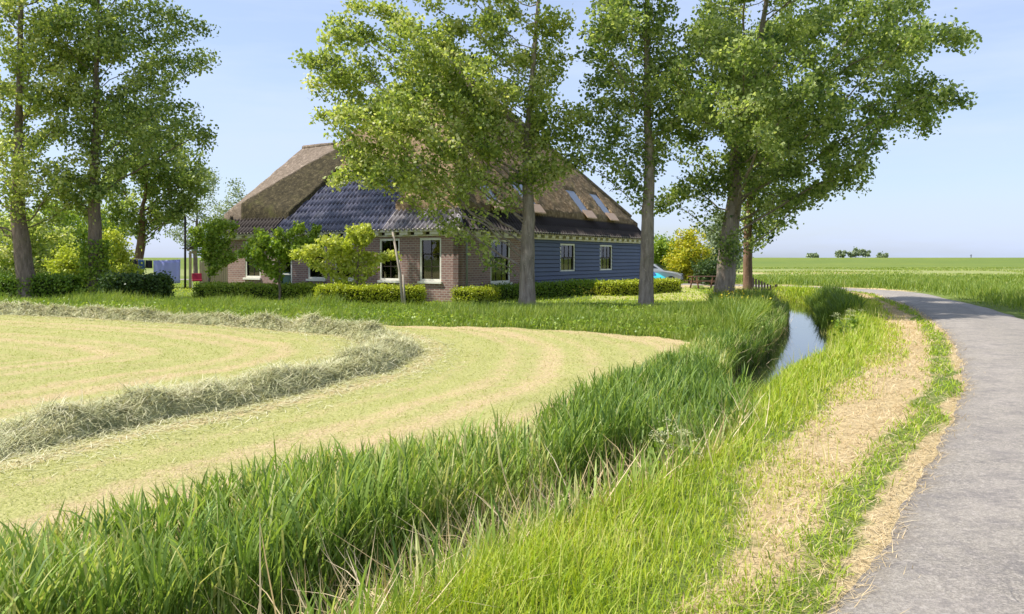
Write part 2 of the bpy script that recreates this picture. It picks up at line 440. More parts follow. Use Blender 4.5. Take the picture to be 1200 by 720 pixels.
def ground_mat():
    g = NT('ground'); v = g.coord()
    nf = g.noise(v, 38, 4, 0.7); nm = g.noise(v, 4.0, 5, 0.6); nl = g.noise(v, 0.35, 5, 0.6); nfar = g.noise(g.coord((0.3, 1.5, 1)), 0.08, 6, 0.6)
    # green turf
    turf = g.ramp(nf, [(0.3, (0.10, 0.14, 0.03)), (0.7, (0.21, 0.25, 0.06))])
    turf = g.mix(g.val(nl, 0.4, 0.7, 0, 0.5), turf, (0.20, 0.24, 0.05))
    turf = g.mix(g.val(nfar, 0.4, 0.65, 0, 0.7), turf, (0.115, 0.17, 0.045)); turf = g.mix(g.attr('pale'), turf, (0.31, 0.32, 0.13))
    # mown field: yellow green with straw bands
    mown = g.ramp(nf, [(0.3, (0.27, 0.275, 0.085)), (0.55, (0.43, 0.41, 0.16)), (0.75, (0.56, 0.51, 0.24))])
    straw = g.ramp(nf, [(0.28, (0.37, 0.28, 0.14)), (0.55, (0.54, 0.42, 0.23)), (0.75, (0.68, 0.55, 0.33))])
    b = g.math('ADD', g.attr('band'), g.math('MULTIPLY', g.math('SUBTRACT', nm, 0.5), 1.1))
    b = g.math('ADD', b, g.math('MULTIPLY', g.math('SUBTRACT', nl, 0.5), 0.5)); b = g.math('ADD', b, g.math('MULTIPLY', g.math('SUBTRACT', g.noise(v, 14, 4, 0.7), 0.5), 1.0))
    field = g.mix(g.val(b, 0.12, 0.72), mown, straw)
    soft = lambda a: g.val(g.math('ADD', a, g.math('MULTIPLY', g.math('SUBTRACT', nm, 0.5), 0.7)), 0.35, 0.65)
    c = g.mix(soft(g.attr('mown')), turf, field)
    c = g.mix(soft(g.attr('dry')), c, straw)
    mud = g.ramp(nm, [(0.3, (0.03, 0.024, 0.014)), (0.7, (0.07, 0.055, 0.03))])
    c = g.mix(g.attr('mud'), c, mud)
    h = g.math('ADD', nf, g.math('MULTIPLY', nm, 1.5))
    return g.surf(c, 0.95, 0.05, normal=g.bump(h, 0.7, 0.05))
M['ground'] = ground_mat()

# ------------------------------------------------------------------ plan of the place
ditch = smooth_line([(-60, -22), (-20, -6), (-9, -1.5), (-4.4, 1.6), (-1.75, 3.9), (-0.88, 5.15), (-0.20, 6.15), (0.75, 7.35), (1.7, 8.9), (3.6, 13.0), W(914, 428, -.5), W(932, 405, -.5), W(941, 386, -.5), (11.7, 31.0), (13.9, 38.0), (14.4, 43.5), (12.2, 48.2), (3.0, 51.5), (-30, 59)])
road_l = smooth_line([(-42, -46), (-14, -14), (-4.3, -4.2), (-1.0, 0.2), (0.35, 2.0), W(970, 720), W(1060, 580), W(1112, 488), W(1126, 440), W(1116, 405), W(1096, 381),
                      W(1064, 359), W(1036, 349.5), (18.6, 40.5), (17.8, 45.5), (14.5, 50.0), (6.0, 54.5), (-12, 60), (-60, 72)])
# right edge: offset to the right of travel
def offset(line, w):
    t = np.gradient(line, axis=0); t /= np.hypot(t[:, 0], t[:, 1])[:, None]
    return line + np.stack([t[:, 1], -t[:, 0]], 1) * w
road_c = offset(road_l, 1.5)
def ditch_dist(P):
    d, s, side = polyd(P, ditch); return d * side, P[:, 1]
def road_dist(P):
    """distance to the left edge of the road, negative on the road's side"""
    d, s, side = polyd(P, road_l); return -d * side
def water_half(y): return np.interp(y, [0, 6, 11, 16, 24, 30], [0.26, 0.28, 0.32, 0.46, 0.50, 0.5])

field_far = [W(-260, 352), W(0, 361.5), W(200, 372), W(330, 377.5), W(420, 381), W(600, 384.5), W(760, 393), W(812, 402)]
field_poly = [(-70, 45)] + field_far + [(4.0, 15.0), (3.6, 10), (0, 6), (-2.6, 3.6), (-4, 2.4), (-20, -4), (-70, -20)]
windrow = smooth_line([(-10, -4.0), (-7.4, 2.0), (-5.8, 5.4), W(0, 520), W(150, 488), W(300, 458), W(400, 437), W(446, 421), W(458, 408), W(430, 396), W(380, 389), W(330, 384.0), W(200, 376.5), W(60, 370), W(-100, 367), (-27, 26.2), (-45, 27.5)])

def height(P):
    x, y = P[:, 0], P[:, 1]
    sd, yy = ditch_dist(P)
    w = water_half(yy); a = np.abs(sd)
    bank = np.where(sd < 0, np.interp(yy, [3, 5, 7], [0.9, 0.75, 0.6]), 1.0)
    z = -0.85 * (1 - sstep(0, 1, (a - w * 0.75) / bank))
    z += 1.95 * sstep(150, 168, y) * sstep(-400, -100, x + 300)
    z += 0.04 * sstep(23, 28, y) * (1 - sstep(60, 80, y)) * (1 - sstep(4, 10, x))
    rough = 0.04 * vnoise(P, 0.33, 1) + 0.02 * vnoise(P, 1.7, 2)
    rd = road_dist(P)
    near_road = sstep(0.1, 1.2, rd) + sstep(2.8, 3.9, -rd)
    z += rough * np.clip(near_road, 0, 1)
    z -= 0.05 * (sstep(-0.1, 0.25, -rd) * (1 - sstep(2.4, 2.75, -rd)))
    return z

def lines(a, b, step, far, grow):
    c = list(np.arange(a, b, step))
    s = step; p = c[-1]
    while p < far: s *= grow; p += s; c.append(p)
    s = step; p = c[0]
    while p > -far: s *= grow; p -= s; c.insert(0, p)
    return np.array(c)
gx = lines(-9, 18, 0.16, 4500, 1.10); gy = lines(2.5, 30, 0.16, 4500, 1.10)
GX, GY = np.meshgrid(gx, gy)
P = np.stack([GX.ravel(), GY.ravel()], 1)
GZ = height(P)
nx, ny = len(gx), len(gy)
ii = (np.arange(ny - 1)[:, None] * nx + np.arange(nx - 1)[None, :]).ravel()
quads = np.stack([ii, ii + 1, ii + nx + 1, ii + nx], 1)
def zones(P):
    sd, yy = ditch_dist(P); rd = road_dist(P)
    w = water_half(yy)
    mown = inpoly(P, field_poly).astype(float)
    mown *= sstep(0.3, 0.6, -sd - w)
    # soften
    lawn = inpoly(P, [W(690, 352), W(700, 343), (3.5, 47), (6, 52), (11, 47), (9, 33), W(850, 354)])
    band_d, _, _ = polyd(P, windrow)
    ins = band_d * np.where(inpoly(P, windrow), -1, 1)
    band = 0.27 + 0.22 * np.sin(ins * 2.35 + 0.8) + 0.27 * np.sin(ins * 8.3 + 1.5 * vnoise(P, 0.3, 6)) + 0.08 * vnoise(P, 0.5, 5)
    far_d, _, _ = polyd(P, np.array(field_far + [(4.0, 15.0), (2.9, 11.5), (0.6, 8.4), (-1.2, 6.6), (-2.6, 4.9), (-4, 3.2)]))
    band += 0.35 * (1 - sstep(0.3, 1.0, far_d))
    band = np.where(lawn, 0.1, band)
    wob = 0.10 * vnoise(P, 1.1, 8) + 0.07 * vnoise(P, 3.3, 9)
    r = rd + wob
    wide = np.interp(P[:, 1], [4, 5.5, 7.5, 11, 17, 30], [0.60, 0.98, 1.35, 1.5, 1.4, 1.3])
    dry = (0.30 + 0.2 * vnoise(P, 2.0, 17)) * sstep(0.05, 0.2, r) * (1 - sstep(0.5, 0.7, r)) + 0.85 * (sstep(0.34, 0.54, r) * (1 - sstep(-0.25, 0.15, r - wide)))
    dry = np.maximum(dry, 0.75 * (1 - sstep(0.04, 0.16, r)) * sstep(-0.4, -0.1, r))
    dry = np.maximum(dry, 0.9 * sstep(26.5, 28, P[:, 0]) * (1 - sstep(41, 46, P[:, 0])) * (1 - sstep(2.5, 4.5, np.abs(P[:, 1] - 96))))
    dry = np.maximum(dry, 0.8 * (1 - sstep(0.3, 1.0, np.abs(rd + 3.2))) * sstep(38, 44, P[:, 1]))
    mud = (1 - sstep(0.15, 0.75, np.abs(sd) - w))
    return np.maximum(mown, lawn * 0.85), dry, mud, band
mown, dry, mud, band = zones(P)
pale = 0.75 * sstep(70, 84, P[:, 1]) * (1 - sstep(118, 140, P[:, 1])) * (0.7 + 0.3 * vnoise(P, 0.03, 77)) + 0.35 * sstep(50, 60, P[:, 1]) * (1 - sstep(60, 75, P[:, 1])) * sstep(0, 0.4, vnoise(P * np.array([0.3, 1.0]), 0.12, 78))
ground = link('ground', np_mesh('ground', np.stack([P[:, 0], P[:, 1], GZ], 1), [quads], dict(mown=mown, dry=dry, mud=mud, band=band, pale=pale), True), M['ground'])
tag(ground, kind='structure')

# water in the ditch
sw = ditch; tl = np.gradient(sw, axis=0); tl /= np.hypot(tl[:, 0], tl[:, 1])[:, None]; nl = np.stack([tl[:, 1], -tl[:, 0]], 1)
hw = (water_half(sw[:, 1]) + 0.35)[:, None]
wv = np.concatenate([np.c_[sw - nl * hw, np.full(len(sw), -0.5)], np.c_[sw + nl * hw, np.full(len(sw), -0.5)]])
n = len(sw); wi = np.arange(n - 1)
tag(link('water', np_mesh('water', wv, [np.stack([wi, wi + n, wi + n + 1, wi + 1], 1)]), M['water']), kind='structure')

# road: crowned strip with a ragged edge
rl = np.concatenate([np.stack([np.interp(np.linspace(0, len(road_l) - 1, 700), np.arange(len(road_l)), road_l[:, k]) for k in (0, 1)], 1)])
cols = np.linspace(0, 1, 13); rv = []
jl = 0.07 * vnoise(rl, 1.3, 3) + 0.05 * vnoise(rl, 5.0, 4); jr = 0.07 * vnoise(rl, 1.1, 6)
tr = np.gradient(rl, axis=0); tr /= np.hypot(tr[:, 0], tr[:, 1])[:, None]; nr = np.stack([tr[:, 1], -tr[:, 0]], 1)
for c in cols:
    q = rl + nr * (jl * (1 - c) + (2.65 + jr) * c + 0 * c)[:, None]
    rv.append(np.c_[q, 0.012 + 0.035 * (1 - (2 * c - 1) ** 2) + np.where((c == 0) | (c == 1), -0.035, 0) + 0.006 * vnoise(q, 0.8, 11)])
rv = np.concatenate(rv); n = len(rl); a = np.arange(n - 1)
rf = np.concatenate([np.stack([k * n + a, (k + 1) * n + a, (k + 1) * n + a + 1, k * n + a + 1], 1) for k in range(len(cols) - 1)])
tag(link('road', np_mesh('road', rv, [rf], dict(across=np.repeat(cols, n)), True), M['asphalt']), kind='structure')

# ------------------------------------------------------------------ farmhouse
house = empty('farmhouse', (-2.16, 30.86, 0.0), RAD(-32))
tag(house, 'brick farmhouse with steep pyramid thatched roof, blue tile field and blue boarded side', 'farmhouse')
HX, HYB, WH = -14.2, 19.1, 3.0        # left end, back, wall height; x runs along the front, y backwards

def wall(name, length, h0, h1, openings, thick, mat, loc, rz):
    """wall along its own +x, outer face at y=0 looking to -y, with real openings (x0,x1,z0,z1)"""
    xs = sorted({0, length, *[o[0] for o in openings], *[o[1] for o in openings]})
    zs = sorted({h0, h1, *[o[2] for o in openings], *[o[3] for o in openings]})
    mb = MB()
    hole = lambda x, z: any(o[0] < x < o[1] and o[2] < z < o[3] for o in openings)
    for xa, xb in zip(xs[:-1], xs[1:]):
        for za, zb in zip(zs[:-1], zs[1:]):
            if not hole((xa + xb) / 2, (za + zb) / 2):
                mb.add([(xa, 0, za), (xb, 0, za), (xb, 0, zb), (xa, 0, zb)], [(0, 1, 2, 3)])
                mb.add([(xa, thick, za), (xb, thick, za), (xb, thick, zb), (xa, thick, zb)], [(3, 2, 1, 0)])
    for x0, x1, z0, z1 in openings:
        t = thick
        mb.add([(x0,0,z0),(x0,t,z0),(x0,t,z1),(x0,0,z1)], [(0,1,2,3)])
        mb.add([(x1,0,z0),(x1,t,z0),(x1,t,z1),(x1,0,z1)], [(3,2,1,0)])
        mb.add([(x0,0,z1),(x0,t,z1),(x1,t,z1),(x1,0,z1)], [(0,1,2,3)])
        mb.add([(x0,0,z0),(x0,t,z0),(x1,t,z0),(x1,0,z0)], [(3,2,1,0)])
    mb.add([(0,0,h0),(0,thick,h0),(0,thick,h1),(0,0,h1)], [(0,1,2,3)])
    mb.add([(length,0,h0),(length,thick,h0),(length,thick,h1),(length,0,h1)], [(3,2,1,0)])
    return mb.build(name, mat, house, loc=loc, rot=(0, 0, rz))

def sash(frame_loc, rz, w, h, upper, cols, rows_low, blind, sill=True):
    """window: frame mesh with panes, glazing bars, sill and blind as its children; origin bottom centre, outside is -y"""
    fw = 0.085
    mb = MB()
    mb.box(-w/2, -w/2+fw, -0.03, 0.10, 0, h).box(w/2-fw, w/2, -0.03, 0.10, 0, h)
    mb.box(-w/2+fw, w/2-fw, -0.03, 0.10, h-fw, h).box(-w/2+fw, w/2-fw, -0.03, 0.10, 0, fw)
    o = mb.build('window', M['white_paint'], house, loc=frame_loc, rot=(0, 0, rz), bevel=0.006)
    zi0, zi1 = fw, h - fw; xm = w/2 - fw
    zsplit = zi0 + (zi1 - zi0) * (1 - upper)
    MB().box(-xm, xm, 0.055, 0.06, zi0, zsplit).build('pane', M['glass'], o)
    MB().box(-xm, xm, 0.035, 0.04, zsplit, zi1).build('pane', M['glass'], o)
    MB().box(-xm, xm, 0.02, 0.075, zsplit - 0.025, zsplit + 0.025).build('meeting_rail', M['dark_wood'], o)
    bar = lambda x0, x1, z0, z1, y: MB().box(x0, x1, y, y + 0.02, z0, z1).build('glazing_bar', M['dark_wood'], o)
    for k in range(1, cols):
        x = -xm + 2 * xm * k / cols
        bar(x - 0.014, x + 0.014, zi0, zsplit - 0.026, 0.036); bar(x - 0.014, x + 0.014, zsplit + 0.026, zi1, 0.014)
    for k in range(1, rows_low):
        z = zi0 + (zsplit - zi0) * k / rows_low
        bar(-xm, xm, z - 0.014, z + 0.014, 0.033)
    for s in (-1, 1):   # dark stiles of the sliding sash
        bar(s * xm - (0.035 if s > 0 else 0), s * xm + (0.035 if s < 0 else 0), zi0, zi1, 0.012)
    if blind:
        MB().box(-xm, xm, 0.10, 0.105, zi1 - (zi1 - zi0) * blind, zi1).build('blind', M['blind'], o)
    if sill:
        MB().box(-w/2 - 0.06, w/2 + 0.06, -0.14, 0.10, -0.10, -0.003).build('sill', M['white_paint'], o, bevel=0.008)
    return o

# front wall: own x = house x + 14.2
fw_open = []
front_windows = [(-1.42, True), (-3.62, True), (-6.27, True), (-7.98, True), (-12.34, True)]
for xc, _ in front_windows: fw_open.append((xc - 0.56 + 14.2, xc + 0.56 + 14.2, 0.86, 2.64))
door_x = -10.07
fw_open.append((door_x - 0.47 + 14.2, door_x + 0.47 + 14.2, 0.10, 2.68))
wall('front_wall', 14.2, -0.2, WH, fw_open, 0.25, M['brick'], (HX, 0, 0), 0)
for i, (xc, _) in enumerate(front_windows): sash((xc, 0.05, 0.86), 0, 1.12, 1.78, 0.36, 2, 2, 0.33)
# the door
dr = MB().box(-0.37, 0.37, 0.06, 0.11, 0.0, 2.02).build('door', plain('dark_green_door', (0.02, 0.05, 0.045), 0.4, 0.4), house, loc=(door_x, 0.05, 0.10), bevel=0.005)
fm = MB()
fm.box(-0.47, -0.38, -0.03, 0.10, 0, 2.58).box(0.38, 0.47, -0.03, 0.10, 0, 2.58).box(-0.38, 0.38, -0.03, 0.10, 2.49, 2.58).box(-0.38, 0.38, -0.02, 0.10, 2.03, 2.10)
fm.build('door_frame', M['white_paint'], dr)
MB().box(-0.38, 0.38, 0.04, 0.05, 2.10, 2.49).build('fanlight', M['glass'], dr)
MB().box(-0.24, 0.24, 0.045, 0.055, 1.05, 1.85).build('pane', M['glass'], dr)
MB().box(-0.30, 0.30, 0.04, 0.058, 0.92, 0.99).build('rail', M['white_paint'], dr)
MB().tube([(0.28, 0.06, 0.98), (0.28, 0.0, 0.98), (0.20, 0.0, 0.98)], 0.014, 6).build('handle', M['metal_grey'], dr)

# right hand wall: brick to y=5.2, then blue weatherboards
bw = [(2.35, 3.93, 0.74, 2.61)]
wall('side_wall', 5.25, -0.2, WH, bw, 0.25, M['brick'], (0, 0.0, 0), RAD(90))
sash((-0.05, 3.14, 0.74), RAD(90), 1.58, 1.87, 0.40, 3, 2, 0)
blue_w = [(8.57, 10.14, 1.13, 2.54), (13.12, 14.70, 1.13, 2.54)]
wall('backing_wall', HYB - 5.25, -0.2, WH, [(a - 5.25, b - 5.25, c, d) for a, b, c, d in blue_w], 0.2, M['dark_wood'], (-0.03, 5.25, 0), RAD(90))
for a, b, c, d in blue_w: sash((-0.02, (a + b) / 2, c), RAD(90), b - a, d - c, 0.5, 3, 1, 0, sill=False)
nb = 13
for k in range(nb):          # each lapped board, cut round the windows, is a piece
    z0 = 0.18 + k * (WH - 0.42) / nb; z1 = z0 + (WH - 0.42) / nb - 0.022
    spans = [(5.25, HYB)]
    for a, b, c, d in blue_w:
        if z1 > c + 0.03 and z0 < d - 0.03:
            spans = [s for y0, y1 in spans for s in ([(y0, a), (b, y1)] if y0 < a and b < y1 else [(y0, y1)])]
    for y0, y1 in spans:
        MB().add([(-0.02, y0, z0), (0.055, y0, z0), (0.012, y0, z1), (-0.02, y0, z1), (-0.02, y1, z0), (0.055, y1, z0), (0.012, y1, z1), (-0.02, y1, z1)],
                 [(0, 1, 2, 3), (7, 6, 5, 4), (0, 4, 5, 1), (1, 5, 6, 2), (2, 6, 7, 3), (3, 7, 4, 0)]).build('weatherboard', M['blue_board'], house)
MB().box(0.0, 0.07, 5.20, 5.245, 0, WH - 0.25).build('corner_board', M['blue_board'], house)
MB().box(-0.02, 0.09, HYB - 0.12, HYB + 0.002, 0, WH - 0.25).build('corner_board', M['blue_board'], house)
MB().box(-0.03, 0.05, 5.25, HYB, -0.2, 0.16).build('plinth', M['brick'], house)
wall('back_wall', 14.2, -0.2, WH, [], 0.25, M['brick'], (0, HYB, 0), RAD(180))
wall('end_wall', HYB - 0.02, -0.2, WH, [], 0.25, M['brick'], (HX, HYB - 0.01, 0), RAD(-90))

# gutter and cornice
MB().box(HX - 0.3, 0.36, -0.36, -0.05, 2.90, 3.04).build('gutter', M['cream_paint'], house, bevel=0.01)
MB().box(HX, -0.02, -0.07, -0.004, 2.78, 2.885).build('fascia', M['dark_wood'], house)
MB().box(HX, -0.02, -0.12, -0.004, 2.72, 2.775).build('moulding', M['cream_paint'], house)
MB().box(0.05, 0.37, -0.04, HYB + 0.25, 2.90, 3.04).build('gutter', M['cream_paint'], house, bevel=0.01)
MB().box(0.047, 0.08, -0.004, HYB, 2.78, 2.885).build('fascia', M['dark_wood'], house)
MB().box(0.047, 0.14, -0.004, HYB, 2.70, 2.775).build('moulding', M['cream_paint'], house)
for k in range(27):
    y = 0.3 + k * 0.71
    MB().box(0.082, 0.30, y - 0.17, y + 0.17, 2.778, 2.897).build('bracket', M['cream_paint'], house)
for k in range(18):
    x = HX + 0.4 + k * 0.8
    MB().box(x - 0.22, x + 0.22, -0.30, -0.072, 2.778, 2.897).build('bracket', M['cream_paint'], house)
MB().tube([(0.12, 0.47, 2.89), (0.09, 0.47, 2.6), (0.09, 0.47, 0.0)], 0.045, 8).build('downpipe', M['metal_grey'], house, smooth=True)

# roof: four planes to one peak, plus the short ridge on the left
E0 = (HX - 0.7, 0.3, -0.3, HYB + 0.3)     # eave rectangle x0,x1,y0,y1
EZ, AP = 3.05, (-7.35, 9.7, 12.3)
kF = (AP[2] - EZ) / (AP[1] - E0[2]); kR = (AP[2] - EZ) / (E0[1] - AP[0])
zF = lambda y: EZ + (y - E0[2]) * kF
zR = lambda x: EZ + (E0[1] - x) * kR
hipR = lambda y: E0[1] + (AP[0] - E0[1]) * (y - E0[2]) / (AP[1] - E0[2])
hipL = lambda y: E0[0] + (AP[0] - E0[0]) * (y - E0[2]) / (AP[1] - E0[2])
RY = 4.55                                   # y of the left ridge
RX = -13.75                                 # its left end
zr = zF(RY)
mb = MB()
mb.add([(E0[0], E0[2], EZ), (E0[1], E0[2], EZ), (E0[1], E0[3], EZ), (E0[0], E0[3], EZ), AP], [(0, 1, 4), (1, 2, 4), (2, 3, 4), (3, 0, 4), (3, 2, 1, 0)])
mb.add([(E0[0], E0[2], EZ), (RX, RY, zr), (hipL(RY), RY, zr)], [(0, 2, 1)])
mb.add([(E0[0], E0[2], EZ), (RX, RY, zr), (E0[0], 2 * RY + 0.3, EZ + 0.4)], [(0, 1, 2)])
mb.add([(RX, RY, zr), (hipL(RY), RY, zr), (hipL(RY) + 0.6, 2 * RY + 0.3, EZ + 0.4), (E0[0], 2 * RY + 0.3, EZ + 0.4)], [(0, 1, 2, 3)])
roof = mb.build('roof', M['dark_wood'], house)

def patch(name, rows, top, base, mat, nxs=60, noise=0.05, hole=None):
    """rows: list of (xa, ya, xb, yb) lines; top/base give heights; sides are closed"""
    V, F = [], []
    ny_ = len(rows)
    G = np.zeros((ny_, nxs, 2))
    for j, (xa, ya, xb, yb) in enumerate(rows):
        t = np.linspace(0, 1, nxs)
        G[j, :, 0] = xa + (xb - xa) * t; G[j, :, 1] = ya + (yb - ya) * t
    Pp = G.reshape(-1, 2)
    zt = np.array([top(x, y) for x, y in Pp]); zb = np.array([base(x, y) for x, y in Pp])
    nz = noise * (vnoise(Pp, 1.3, 21) + 0.8 * vnoise(Pp, 4.0, 22) + 0.6 * vnoise(Pp, 9.0, 23))
    zt = zt + nz
    Vt = np.c_[Pp, zt]; Vb = np.c_[Pp, np.minimum(zb, zt - 0.02)]
    N = len(Pp)
    id_ = lambda j, i: j * nxs + i
    cells = {}
    for j in range(ny_ - 1):
        for i in range(nxs - 1):
            c = (Pp[id_(j, i)] + Pp[id_(j + 1, i + 1)]) / 2
            if hole is None or not hole(*c): cells[(j, i)] = 1
    F = []
    for (j, i) in cells:
        a, b, c, d = id_(j, i), id_(j, i + 1), id_(j + 1, i + 1), id_(j + 1, i)
        F.append((a, b, c, d))
        if (j - 1, i) not in cells: F.append((a, a + N, b + N, b))
        if (j + 1, i) not in cells: F.append((c, c + N, d + N, d))
        if (j, i - 1) not in cells: F.append((d, d + N, a + N, a))
        if (j, i + 1) not in cells: F.append((b, b + N, c + N, c))
    return link(name, np_mesh(name, np.concatenate([Vt, Vb]), [np.array(F)]), mat, house)

TH = 0.34
yA = 0.42                                    # lower edge of the front thatch
Bx = lambda y: np.interp(y, [0.2, 0.33, 2.06, 3.75, 4.6], [-13.9, -13.75, -12.3, -10.85, -10.0])
Cx = lambda y: np.interp(y, [0.2, 0.51, 2.86, 4.6], [-10.35, -10.25, -9.5, -8.9])
XR = -3.75
YT = 2.95                                    # top of the tile field
xl = lambda y: -15.0 + (y - 0.5) * (RX + 15.0) / (RY - 0.5)
ys = np.linspace(yA, RY, 26)
crest = lambda x, y: 0.75 * np.clip((RY - y) / RY, 0, 1) ** 0.7
patch('thatch', [(xl(y), y, Bx(y), y) for y in ys], lambda x, y: zF(y) + TH + crest(x, y) * np.clip((x - xl(y)) / (Bx(y) - xl(y)), 0, 1) * 0.8, lambda x, y: zF(y) - 0.02, M['thatch_new'], 16, 0.03)
patch('mossy_shade_thatch', [(Bx(y), y, Cx(y), y) for y in np.linspace(yA - 0.02, RY, 26)], lambda x, y: zF(y) + 0.30 + crest(x, y) * 0.8 * (1 - np.clip((x - Bx(y)) / (Cx(y) - Bx(y)), 0, 1)) ** 1.3, lambda x, y: zF(y) - 0.02, M['thatch_moss_shade'], 24, 0.04)
patch('thatch', [(Cx(y), y, min(XR, hipR(y)), y) for y in np.linspace(YT, RY, 12)], lambda x, y: zF(y) + TH, lambda x, y: zF(y) - 0.02, M['thatch'], 40, 0.05)
patch('thatch', [(hipL(y), y, hipR(y) + 0.002, y) for y in np.linspace(RY, AP[1] - 0.02, 40)], lambda x, y: zF(y) + TH, lambda x, y: zF(y) - 0.02, M['thatch'], 60, 0.05)
patch('thatch', [(XR, y, hipR(y), y) for y in np.linspace(0.55, RY + 0.2, 34) if hipR(y) > XR + 0.02], lambda x, y: zF(y) + TH, lambda x, y: zF(y) - 0.02, M['thatch'], 30, 0.05)
# right plane, with the two roof lights cut into it
xs_ = np.linspace(-0.32, AP[0] + 0.02, 84)
fy = lambda x: E0[2] + (AP[1] - E0[2]) * (E0[1] - x) / (E0[1] - AP[0])
by = lambda x: E0[3] + (AP[1] - E0[3]) * (E0[1] - x) / (E0[1] - AP[0])
lights = [(11.9, 13.1, -1.60, -0.42), (14.8, 16.0, -1.60, -0.42), (2.9, 4.0, -1.30, -0.40), (6.2, 7.4, -1.6, -0.42)]
in_light = lambda x, y: any(a < y < b and c < x < d for a, b, c, d in lights)
patch('thatch', [(x, fy(x), x, by(x)) for x in xs_], lambda x, y: zR(x) + TH, lambda x, y: zR(x) - 0.02, M['thatch'], 170, 0.06, in_light)
# back and left planes
kB = (AP[2] - EZ) / (E0[3] - AP[1])
patch('thatch', [(E0[1] + (AP[0] - E0[1]) * t, E0[3] + (AP[1] - E0[3]) * t, E0[0] + (AP[0] - E0[0]) * t, E0[3] + (AP[1] - E0[3]) * t) for t in np.linspace(0.06, 0.998, 24)],
      lambda x, y: EZ + (E0[3] - y) * kB + TH, lambda x, y: EZ + (E0[3] - y) * kB - 0.02, M['thatch'], 40, 0.05)
kL = (AP[2] - EZ) / (AP[0] - E0[0])
patch('thatch', [(E0[0] + (AP[0] - E0[0]) * t, E0[3] + (AP[1] - E0[3]) * t, E0[0] + (AP[0] - E0[0]) * t, E0[2] + (AP[1] - E0[2]) * t) for t in np.linspace(0.06, 0.998, 24)],
      lambda x, y: EZ + (x - E0[0]) * kL + TH, lambda x, y: EZ + (x - E0[0]) * kL - 0.02, M['thatch_new'], 40, 0.05)
wz = lambda y: zr - (y - RY) * (zr - EZ - 0.4) / (RY + 0.3)
patch('thatch', [(RX + (E0[0] - RX) * t, RY + t * 4.8, hipL(RY) + 0.6 * t, RY + t * 4.8) for t in np.linspace(0, 1, 20)], lambda x, y: wz(y) + TH, lambda x, y: wz(y) - 0.02, M['thatch_new'], 16, 0.04)
# ridge caps along the short ridge and the hips
hp = lambda pts, r: MB().tube(pts, r, 8).build('ridge_cap', M['thatch_new'], house, smooth=True)
hp([(RX + 0.02, RY, zr + TH - 0.04), (-12.4, RY, zr + TH - 0.03), (hipL(RY), RY, zr + TH - 0.06)], 0.14)
apt = Vector(AP) + Vector((0, 0, TH))
for cx_, cy_ in ((E0[1], E0[2]), (E0[1], E0[3])):
    c = Vector((cx_, cy_, EZ + TH)); hp([c.lerp(apt, 0.10), c.lerp(apt, 0.5), apt], 0.13)

# tiles: real pantile waves, laid in courses
def tiles(name, x0, x1, y0, y1, zf, mat, clip=None, pitch=0.25, course=0.36, along='x'):
    nc = int((x1 - x0) / pitch) * 5; V = []; F = []
    us = np.linspace(x0, x1, nc + 1)
    prof = 0.06 * np.sin((us - x0) / pitch * 2 * np.pi)
    rows_ = int((y1 - y0) / course) + 1
    for r in range(rows_):
        ya, yb = y0 + r * course, min(y0 + (r + 1) * course + 0.03, y1 + 0.02)
        b = len(V)
        for u, p in zip(us, prof):
            for y, lift in ((ya, 0.058), (ya, 0.045), (yb, 0.042)):
                V.append((u, y, zf(y) + p + lift) if along == 'x' else (-y, u, zf(-y) + p + lift))
        for i in range(nc):
            um = (us[i] + us[i + 1]) / 2
            if clip and not clip(um, (ya + yb) / 2): continue
            k = b + i * 3
            F.append((k, k + 1, k + 4, k + 3)[::-1]); F.append((k, k + 3, k + 5, k + 2))
    me = np_mesh(name, np.array(V), [np.array(F)], None, False)
    o = link(name, me, mat, house); tag(o, kind='stuff'); return o
tiles('roof_tiles', -10.6, XR + 0.02, -0.42, YT + 0.1, zF, M['tile_blue'], lambda x, y: x > Cx(y) - 0.15)['label'] = 'field of glazed blue pantiles'
tiles('eave_tiles', XR + 0.02, 0.2, -0.42, 0.75, zF, M['tile_grey'], lambda x, y: x < hipR(y) + 0.05)
tiles('eave_tiles', -15.2, -10.6, -0.42, 0.45, zF, M['dark_wood'])
tiles('eave_tiles', -0.2, HYB + 0.2, -0.42, 0.5, zR, M['dark_wood'], lambda u, y: fy(-y) - 0.05 < u < by(-y) + 0.05, along='y')  # same tile strip; shade of this side put in by the dark material
MB().tube([(0.42, -0.42, EZ + 0.02), (-0.05, 0.1, zF(0.1) + 0.1)], 0.11, 8).build('hip_tile', M['tile_grey'], house, smooth=True)

for a, b, c, d in lights:
    m_ = MB(); ya, yb = a + 0.06, b - 0.06
    sk = lambda x, h: zR(x) + h
    def slab(y0, y1, x0, x1, h0, h1):
        return MB().add([(x0, y0, sk(x0, h0)), (x1, y0, sk(x1, h0)), (x1, y1, sk(x1, h0)), (x0, y1, sk(x0, h0)), (x0, y0, sk(x0, h1)), (x1, y0, sk(x1, h1)), (x1, y1, sk(x1, h1)), (x0, y1, sk(x0, h1))],
                        [(0, 3, 2, 1), (4, 5, 6, 7), (0, 1, 5, 4), (1, 2, 6, 5), (2, 3, 7, 6), (3, 0, 4, 7)])
    fr = slab(ya, yb, c + 0.05, d - 0.05, 0.02, 0.24).build('skylight', M['metal_grey'], house)
    slab(ya + 0.05, yb - 0.05, c + 0.11, d - 0.11, 0.243, 0.265).build('pane', M['sky_glass'], fr)
    slab(ya - 0.05, yb + 0.05, d - 0.04, d + 0.30, TH + 0.05, TH + 0.11).build('tile_apron', M['brick_tile_pink'], fr)

